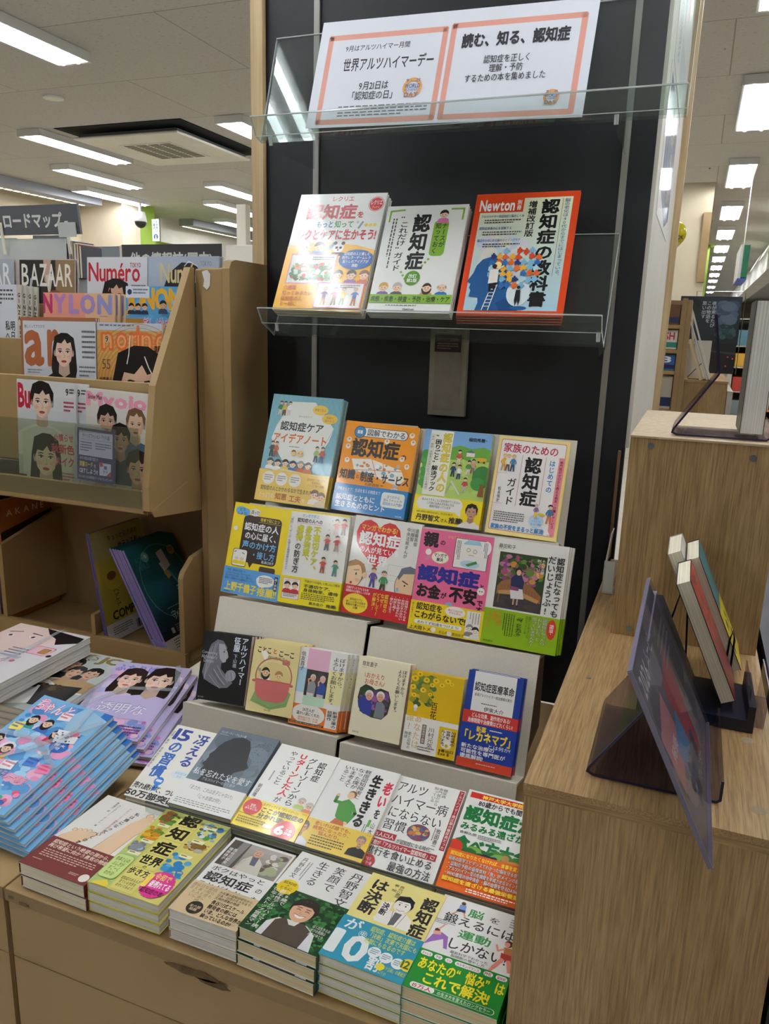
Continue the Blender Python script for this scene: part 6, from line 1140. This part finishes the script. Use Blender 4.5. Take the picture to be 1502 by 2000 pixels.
side_pile((-1.742,1.545,.607), 2, .190, .372, .012, A_dark, 'dark blue magazine behind the orange one in the low compartment', 1, '', GC, '#2a2c3a')

# ================================================================== things on the oak counter and cabinet
def easel(p, sy, label, sc=1.0, end=.176):
    """bent smoked acrylic book stand seen from its side; profile in x-z, depth along y"""
    x, y, z = p; t = thing('acrylic_book_stand', label, 'book stand', p, 'smoked acrylic book stands')
    pr = [(x+.137, z+.026), (x+.137, z+.004), (x+.134, z+.0015), (x+.004, z+.0015), (x-.001, z+.004), (x+.0005, z+.0085), (x+.056*sc, z+.095*sc), (x+.0575*sc, z+.099*sc), (x+.043*sc, z+end)]
    MB().sheet(pr, y, y+sy, -.0028, 'y').build('bent_sheet', SMOKE, t)
    MB().sheet(pr, y-.0012, y-.0002, -.003, 'y').build('near_edge', SMOKEE, t)
    MB().box(x+.0425*sc, x+.047*sc, y, y+sy, z+end, z+end+.001).build('top_edge', SMOKEL, t)
    return t
easel((-.019, 1.325, 1.2945), .12, 'smoked acrylic stand with a dark edge on top of the oak cabinet', 1.0, .187)
easel((-.060, .835, .956), .182, 'smoked acrylic stand on the counter behind the tilted picture', 1.0, .17)
def A_thick(a): a.r(0,0,100,100,'#e8e6e0'); a.blobs(0,0,100,100,60,12,['#222','#444','#ddd'],3)
book('thick_book', .13, .203, .034, A_thick, frame((.1105,1.333,1.301), 0, 0, 'x'), 'thick book with a black and white patterned cover standing on the oak cabinet', cov='#1c1c1e', side='R', page=PAGEW, pm=SATIN)
# picture in a clear case
CASEE = mat('case_cut_edge', '#6f6c80', .35)
pc = thing('picture_in_clear_case', 'tilted clear case with a dark printed picture leaning on the counter stand', 'poster', M=frame((.0665,.704,.968), 26.5, 0, 'x'))
def A_pic(a):
    a.r(0,0,100,100,'#6f6a6b'); a.blobs(0,0,100,100,70,9,['#5f5a5e','#7a7472','#4a474c','#8b847f'],3); a.r(0,0,100,14,'#48444a'); a.p([(4,38),(30,30),(36,64),(8,72)],'#c27a78'); a.p([(40,34),(70,26),(66,88),(44,92)],'#a8323c'); a.p([(22,58),(44,50),(48,82),(26,88)],'#4f86b0'); a.p([(70,4),(98,2),(98,60),(74,66)],'#2e2c30'); a.blobs(20,70,60,96,30,4,['#23242c','#3a4a6a','#6a6a70'],4)
    for i, ch in enumerate('2026'):
        s0 = len(a.v); a.t(ch,6+i*5,6,10.4+i*5,18,'#d8d6d4',.02)
    a.t('ムービー',28,4,56,16,'#c8c6c4',.012); a.t('発売',10,50,26,58,'#e0d4d4',.02); a.t('カレンダー',40,86,60,94,'#cfcccc',.01); a.g(60,20,94,40,4,'#9a9694',3,.35)
ap = Art(.29, .19); A_pic(ap)
o = ap.mesh('picture', SATIN, pc, [((0,.29,0,.19,-.0005,0),'#56525a')]); o.matrix_basis = Matrix.Translation((.004,.004,-.0022))
MB().box(-.002,.300,-.002,.200,.0000,.0008).box(-.002,.300,-.002,.200,-.0038,-.0030).build('clear_case', clear_mat('case_acrylic', '#ecebee', .3, .05, .02, '#c9c5cf'), pc, world=True)
MB().box(-.003,-.0021,-.002,.200,-.0038,.0008).box(-.002,.300,.2001,.2011,-.0038,.0008).box(-.002,.300,-.003,-.0021,-.0038,.0008).build('case_edge', CASEE, pc, world=True)
# navy stand with three paperbacks leaning behind the picture
nb = thing('navy_book_stand', 'dark navy book stand on the counter under the leaning paperbacks', 'book stand', (.05, 1.04, .954))
MB().prism([(-.022,.9545),(.122,.9545),(.122,.990),(.1135,.990),(.1135,.970),(.05,.970),(-.005,1.085),(-.022,1.085)], 1.02, 1.135, 'y').build('body', NAVY, nb)
MB().tube([(-.010,1.145,.956),(.012,1.145,1.06),(.022,1.145,1.11),(.03,1.145,1.06),(.038,1.145,.956)], .0014).build('wire_loop', WIRE, nb)
MB().tube([(.088,1.145,.956),(.09,1.145,1.03),(.093,1.145,1.045),(.096,1.145,1.03),(.096,1.145,.956)], .0014).build('wire_loop', WIRE, nb)
def A_red(a): a.grad(0,0,100,100,'#b0442f','#7a2c22',6); a.blobs(0,0,100,60,20,8,['#8a3426','#b85238'],3)
def A_tq(a): a.grad(0,0,100,50,'#4f8f94','#3a6a74',6); a.r(0,50,100,100,'#d8c020'); a.blobs(0,48,100,92,24,8,['#e0cc2a','#c8b01c','#2a2a20'],3)
def A_plain(a): a.r(0,0,100,100,'#d9d5c8')
GP = 'paperbacks leaning in the navy stand'
book('paperback', .105, .172, .0185, A_red, frame((.0985,1.036,.986), 25, 0, 'x'), 'nearest leaning paperback, its red brown cover facing away from the display', cov='#221c1c', side='R', page=PAGE, group=GP, pm=SATIN)
book('paperback', .105, .176, .0185, A_tq, frame((.1105,1.1465,.986), 25, 0, 'x'), 'leaning paperback with a turquoise and yellow cover, behind the red brown one', cov='#1e2428', side='R', page=PAGE, group=GP, pm=SATIN)
book('paperback', .105, .178, .0185, A_plain, frame((.0860,1.1465,.990), 25, 0, 'x'), 'leaning paperback left of the turquoise one, showing only pale leaf edges', cov='#a8b8b8', side='R', page=PAGE, group=GP, pm=SATIN)
cs = thing('small_clear_stand', 'small clear plastic stand at the back left corner of the oak counter', 'card stand', (-.11, 1.5, .954))
MB().sheet([(-.098,.9545),(-.120,.9545),(-.1205,1.0),(-.113,1.075)], 1.50, 1.55, .002, 'y').build('bent_sheet', ACRYE, cs); MB().box(-.120,-.100,1.50,1.502,.957,1.02).build('pocket', ACRYE, cs)
lp = thing('low_clear_holder', 'low clear plastic holder right of the leaning paperbacks', 'card stand', (.12, 1.07, .954))
MB().sheet([(.116,1.005),(.118,.9545),(.134,.9545),(.136,1.01)], 1.04, 1.14, .002, 'y').build('bent_sheet', SMOKE, lp); MB().sheet([(.1365,1.0105),(.1362,1.0095)], 1.04, 1.14, .0016, 'y').build('edge', SMOKEL, lp)

# ================================================================== what is seen past the display
def board_sign(txt, M, w, h, label, col, tcol, fit):
    t = thing('shelf_sign', label, 'sign', M=M, group='grey shelf signs')
    a = Art(w, h); a.r(0,0,100,100,col); a.t(txt, *fit, tcol, .035)
    a.mesh('board', SATIN, t, [((0,w,0,h,-.012,0), col)]); return t
s1 = board_sign('ロードマップ', frame((-2.79,2.585,1.768), -6, 0), .462, .113, 'slate grey sign with large white letters at the upper left', '#5a5e64', '#dcdcd8', (14,24,82,78))
for xx in (.05, .395): MB().box(xx, xx+.014, -.075, .05, .0022, .0062).build('clip_post', WHITE, s1, world=True)
MB().box(.36,.45,-.01,.045,.0066,.0082).build('clear_clip', ACRYE, s1, world=True)
s2 = board_sign('他の情報誌(国内)', frame((-2.14,2.6,1.655), 0, 0), .456, .073, 'dark grey sign half hidden behind the top magazines', '#3c3d40', '#cfcfcc', (8,38,92,112))
for xx in (-.012, .457): MB().box(xx, xx+.01, -.66, .072, -.012, .0).build('side_post', WHITE, s2, world=True)
# bookcase behind the rack
sh = thing('rear_bookcase', 'grey bookcase with a clear guard behind the magazine rack', 'shelving', (-2.9, 2.62, 0))
MB().box(-4.2, -2.16, 2.64, 3.0, 0, 1.60).build('carcass', mat('bookcase_grey', '#8f9498', .6), sh)
MB().box(-4.2, -2.30, 2.96, 2.99, 1.602, 1.76).build('back_board', mat('bookcase_grey_back', '#8b9093', .6), sh)
MB().box(-3.0, -2.42, 2.60, 2.604, 1.602, 1.755).build('clear_guard', ACRYE, sh)
def A_b1(a): a.r(0,0,100,100,'#cfd0d4'); a.g(6,20,34,44,5,'#333',2,.7); a.g(40,22,70,60,3,'#777'); a.r(62,20,100,100,'#26222a'); a.g(66,50,98,80,3,'#b04a5a')
def A_b2(a): a.r(0,0,100,100,'#1f9a8a'); a.r(0,40,100,100,'#e0b02a'); a.blobs(0,40,100,90,14,12,['#d8622a','#2a6a8a','#f0d060'],2)
book('map_book', .19, .17, .012, A_b1, frame((-2.62,2.62,1.602), 4, 0), 'grey white map book with a barcode behind the clear guard', cov='#cfd0d4', pm=SATIN)
book('map_book', .16, .16, .012, A_b2, frame((-2.87,2.62,1.602), 4, 0), 'teal and yellow map book at the left edge under the grey sign', cov='#1f9a8a', pm=SATIN)
for i, c in enumerate(('#e8e6e0', '#2c2a2c', '#c8c4bc', '#8a3a2c', '#3a3a44')):
    def A_s(a, c=c): a.r(0,0,100,100,c)
    book('map_book', .12, .15-.006*i, .011, A_s, frame((-2.415+.0135*i,2.62,1.602), 0, 0, 'x'), ['white', 'black', 'grey', 'red brown', 'dark grey'][i] + ' thin book standing right of the barcode map book', cov=c, group='thin books under the grey sign', pm=SATIN)
pw = thing('low_partition', 'white partition above the tan end panel, right of the dark sign', 'partition', (-3, 5, 0)); MB().box(-5.2, -2.7, 5.0, 5.06, 0, 1.975).build('board', WHITE, pw, bevel=.005)
po = thing('white_pole', 'white square pole rising to the ceiling left of the wood edge', 'pole', (-4.9, 8.0, 0)); MB().box(-4.98, -4.86, 8.0, 8.1, 0, 2.72).build('shaft', WHITE, po)
wl = thing('wall_notice', 'small white notice with a blue circle on the green pillar', 'notice', M=frame((-6.74,8.79,2.43), 0, 0)); 
a = Art(.11, .27); a.r(0,0,100,100,'#e9ecea'); a.vt('お手洗い\nご案内',14,6,86,60,'#2a4a7a',.02); a.e(50,80,30,'#2a5a9a',30); a.e(50,76,8,'#fff'); a.p([(38,90),(62,90),(56,80),(44,80)],'#fff'); a.mesh('plate', MATTE, wl, [((0,.11,0,.27,-.004,0),'#e9ecea')])

# posters on the white side board
def poster(p, w, h, art, label):
    t = thing('poster', label, 'poster', M=frame(p, 0, 0, 'x'), group='posters on the white side board')
    a = Art(w, h); art(a); a.mesh('sheet', SATIN, t, [((0,w,0,h,-.0006,0),'#e6e4e0')]); return t
def A_night(a):
    a.r(0,0,100,100,'#e2e0dc'); a.p([(10,2),(92,2),(92,84),(60,96),(10,80)],'#2f3f66'); a.blobs(12,6,90,80,30,14,['#3a4a74','#2a3658','#4a5a84'],3); a.vt('満天の星の\n夜に',46,8,66,78,'#e0d84a',.03)
def A_upper(a):
    a.r(0,0,100,100,'#e4e2e0'); a.p([(30,8),(52,24),(46,60),(28,40)],'#9aa0a4'); a.p([(56,14),(80,20),(70,44),(58,34)],'#d88aa0'); a.gv(10,40,28,90,4,'#77757a',3,.4); a.r(40,64,90,94,'#cfd2d4')
poster((-.1133,1.86,1.70), .56, .30, A_night, 'dark blue poster with yellow vertical writing on the white side board')
poster((-.1133,1.93,2.02), .62, .36, A_upper, 'pale poster with pink and grey shapes higher on the side board')

# second counter and its things further down the aisle
rc = thing('aisle_counter', 'further oak counter box seen beyond the acrylic stand', 'counter', (.02, 3.0, 0))
MB().box(-.075, .115, 3.004, 3.9, .0, 1.284).build('carcass', OAKZ, rc); MB().box(-.076, .116, 3.002, 3.9, 1.2845, 1.2935).build('counter_top', OAKY, rc); MB().box(.1165, .135, 3.0, 3.9, .0, 1.26).build('grey_side', mat('grey_side_board', '#b9b3a6', .6), rc)
nc = thing('narrow_bookcase', 'narrow brown bookcase edge with book spines beside the white board', 'shelving', (-.09, 2.8, 0))
MB().box(-.060, -.044, 2.80, 3.0, 0, 1.565).box(-.0435, -.029, 2.80, 2.99, 0, 1.56).build('side_panel', BROWND, nc)
MB().box(-.112, -.0605, 2.99, 3.0, .6, 1.565).build('back_board', CARDB, nc)
for z in (1.20, 1.33, 1.40, 1.48): MB().box(-.112, -.0605, 2.82, 2.989, z-.012, z).build('shelf_board', BROWN, nc)
for i, (z0, z1, c, tx) in enumerate(((1.481,1.545,'#6a4a30',''),(1.401,1.462,'#d8d4ca','SH'),(1.331,1.382,'#2a6ab0','3'),(1.201,1.310,'#b8b4a4',''))):
    def A_sp(a, c=c, tx=tx):
        a.r(0,0,100,100,c)
        if tx: a.t(tx,15,12,85,50,'#c03a4a' if tx == 'SH' else '#fff',.03)
        a.r(0,64,100,92,'#2f8a7a' if tx == 'SH' else '#26305a')
    book('shelf_book', .046, z1-z0, .1, A_sp, frame((-.110,2.83,z0+.0005), 0, 0), ['brown', 'white and teal', 'blue', 'grey green'][i] + ' book spine in the narrow brown bookcase', cov=c, group='books in the narrow bookcase', pm=SATIN)
ds = thing('dark_display_poster', 'dark poster with faint white vertical writing beyond the acrylic stand', 'poster', M=frame((-.085,3.6,1.2945), 0, 0))
def A_dk(a):
    a.grad(0,0,100,60,'#2b3540','#1c2226',8); a.r(0,60,100,100,'#15181a'); a.blobs(55,2,99,40,30,9,['#4f5d70','#3f4c5e','#5a6a7c'],4); a.blobs(60,34,98,56,40,4,['#2a4a48','#3a5a58','#22383a'],6); a.blobs(2,2,40,30,20,8,['#24302e','#1e2826'],5); a.p([(0,66),(100,72),(100,75),(0,68)],'#33383a'); a.vt('夜が来るたび\nこの物語を\n思い出す',36,6,60,40,'#c8ccd0',.008)
    for x, y in ((14,12),(88,78),(86,90),(96,80)): a.e(x,y,1.4,'#c83a3a')
a = Art(.237, .312); A_dk(a); a.mesh('print', SATIN, ds, [((0,.237,0,.312,-.004,0),'#1c2226')])
MB().tube([(.06,.0,-.008),(.06,.332,-.008),(.236,.332,-.008),(.245,.326,-.008),(.247,.31,-.008),(.247,.0,-.008)], .0016).build('wire_frame', CHROME, ds, world=True)
gs = thing('grey_book_holder', 'grey card holder with a sloped shelf on the further oak counter', 'book stand', (-.05, 3.1, 1.294))
MB().sheet([(-.070,1.2945),(-.056,1.55)], 3.08, 3.2, .003, 'y').sheet([(-.045,1.385),(-.045,1.412),(-.004,1.42)], 3.08, 3.2, .003, 'y').box(-.07, .05, 3.2, 3.205, 1.2945, 1.43).build('card', CARD, gs)
MB().tube([(.052,3.05,1.2955),(-.018,3.05,1.2955),(-.0205,3.05,1.3005),(.022,3.05,1.352)], .0013).build('wire', WIRE, gs)
for i, (x, z, ln, h, t_, c, pg, lb) in enumerate(((-.030,1.422,8,.125,.017,'#e8e0c4',PAGEB,'cream paged book'),(-.010,1.424,9,.13,.010,'#20285a',PAGE,'dark navy book'),(.050,1.296,21,.285,.007,'#7d7a72',PAGEW,'long grey thin book'),(.060,1.296,20,.25,.006,'#e2e0d8',PAGEW,'long white thin book'),(.0325,1.296,21,.15,.012,'#d8c49a',PAGEB,'short tan book'))):
    def A_q(a, c=c): a.r(0,0,100,100,c)
    book('display_book', .10 if i in (0, 1) else .06, h, t_, A_q, frame((x,3.09 if i in (0, 1) else 3.008,z), ln, 0, 'x'), lb + ' leaning in the stand on the further counter', cov=c, page=pg, group='books on the further oak counter', pm=SATIN)
bl_ = thing('balloon', 'yellow balloon with dark lettering peeping out beside the wood edge', 'balloon', (-.115, 2.95, 1.78))
smooth(MB().ball((-.114, 2.95, 1.782), .0385, .022, .041).build('balloon_skin', mat('yellow_foil', '#e0cc1c', .25), bl_))
smooth(MB().cyl((-.129, 2.95, 1.713), (-.112, 2.95, 1.758), .0045, 12, .025).build('tail', mat('yellow_foil_tail', '#b8a41c', .3), bl_))
ap = Art(.044, .03); ap.t('OK\nBOOK',8,4,96,96,'#26241a',.03); o = ap.mesh('lettering', SATIN, bl_); o.matrix_basis = bl_.matrix_basis.inverted() @ frame((-.125,2.926,1.760), 8, 0)
MB().tube([(-.127,2.95,1.713),(-.115,2.95,1.64),(-.095,2.95,1.566)], .0009).build('string', WHITE, bl_)
gg = thing('hanging_green_sign', 'green and white sign hanging end on over the right aisle', 'sign', (.32, 8, 2.1))
MB().box(.268, .295, 8.0, 8.9, 1.96, 2.25).build('white_side', PLASTW, gg); MB().box(.2955, .345, 7.99, 8.9, 1.965, 2.245).build('green_face', mat('sign_green', '#137a55', .4), gg); MB().box(.268, .345, 7.992, 8.9, 1.945, 1.959).build('blue_edge', mat('sign_blue', '#3a5ac0', .4), gg); MB().box(.300, .308, 8.4, 8.41, 2.2505, 2.949).build('rod', PLASTW, gg)
ex = thing('exit_sign', 'small lit white and green exit sign far down the right aisle', 'sign', (1.0, 13, 2.3))
MB().box(.93, 1.05, 13.0, 13.05, 2.26, 2.38).build('box', mat('exit_lit', '#d8f0e4', .4, emit=2.2), ex); MB().prism([(.955,2.32),(.985,2.345),(.985,2.33),(1.02,2.33),(1.02,2.31),(.985,2.31),(.985,2.295)], 12.994, 12.999, 'y').build('arrow', mat('exit_green', '#2fa87a', .4, emit=.6), ex)
MB().box(.985, .995, 13.02, 13.03, 2.381, 2.949).build('rod', PLASTW, ex)
# far goods
for i, (x, y, w, h, c, c2, lb) in enumerate(((.62,9.5,.30,1.62,'#d88a4a','#e8a870','orange goods display far down the aisle'),(.95,10.5,.30,1.5,'#c9c2b6','#9aa89a','pale goods display far down the aisle beside the orange one'),(.5,12.5,.5,1.7,'#b8b2a8','#8a9aa4','grey goods shelving at the far end of the aisle'),(1.3,11.5,.5,1.75,'#a8584a','#d8c8b0','red brown goods shelving at the right edge far away'),(-.2,17,.6,1.9,'#c2bdb2','#a4b0b8','pale shelving beyond the green stub wall'))):
    t = thing('goods_shelving', lb, 'shelving', (x, y, 0), 'far goods shelving')
    m = MB().box(x, x+.02, y, y+1.2, 0, h).box(x+w-.02, x+w, y, y+1.2, 0, h).box(x+.02, x+w-.02, y+1.18, y+1.2, 0, h)
    for z in (.3, .65, 1.0, 1.3, h-.02): m.box(x+.02, x+w-.02, y, y+1.17, z, z+.018)
    m.build('frame', mat('far_shelf', c, .6), t)
    R = random.Random(i)
    for z in (.32, .67, 1.02, 1.32):
        if z+.1 > h: continue
        for k in range(3):
            ww = (w-.06)/3; x0_ = x+.03+k*ww
            MB().box(x0_+.005, x0_+ww-.006, y+.05, y+.5, z, z+R.uniform(.12, .22)).build('goods', mat('goods', R.choice([c2, '#d8d0c0', '#c84a3a', '#e0b040', '#5a8a9a', '#e8e4dc']), .6), t)
for i, y in enumerate((10.2, 12.2, 14.4)):
    t = thing('hanging_banner', ['nearest', 'middle', 'farthest'][i] + ' white curved banner hanging at the upper right of the aisle', 'banner', (.78, y, 2.5), 'white curved banners')
    MB().sheet([(.70,2.52),(.74,2.62),(.80,2.74),(.90,2.86)], y, y+.9, .01, 'y').build('banner_sheet', WHITE, t); MB().box(.898, .906, y+.44, y+.45, 2.862, 2.949).build('rod', PLASTW, t)
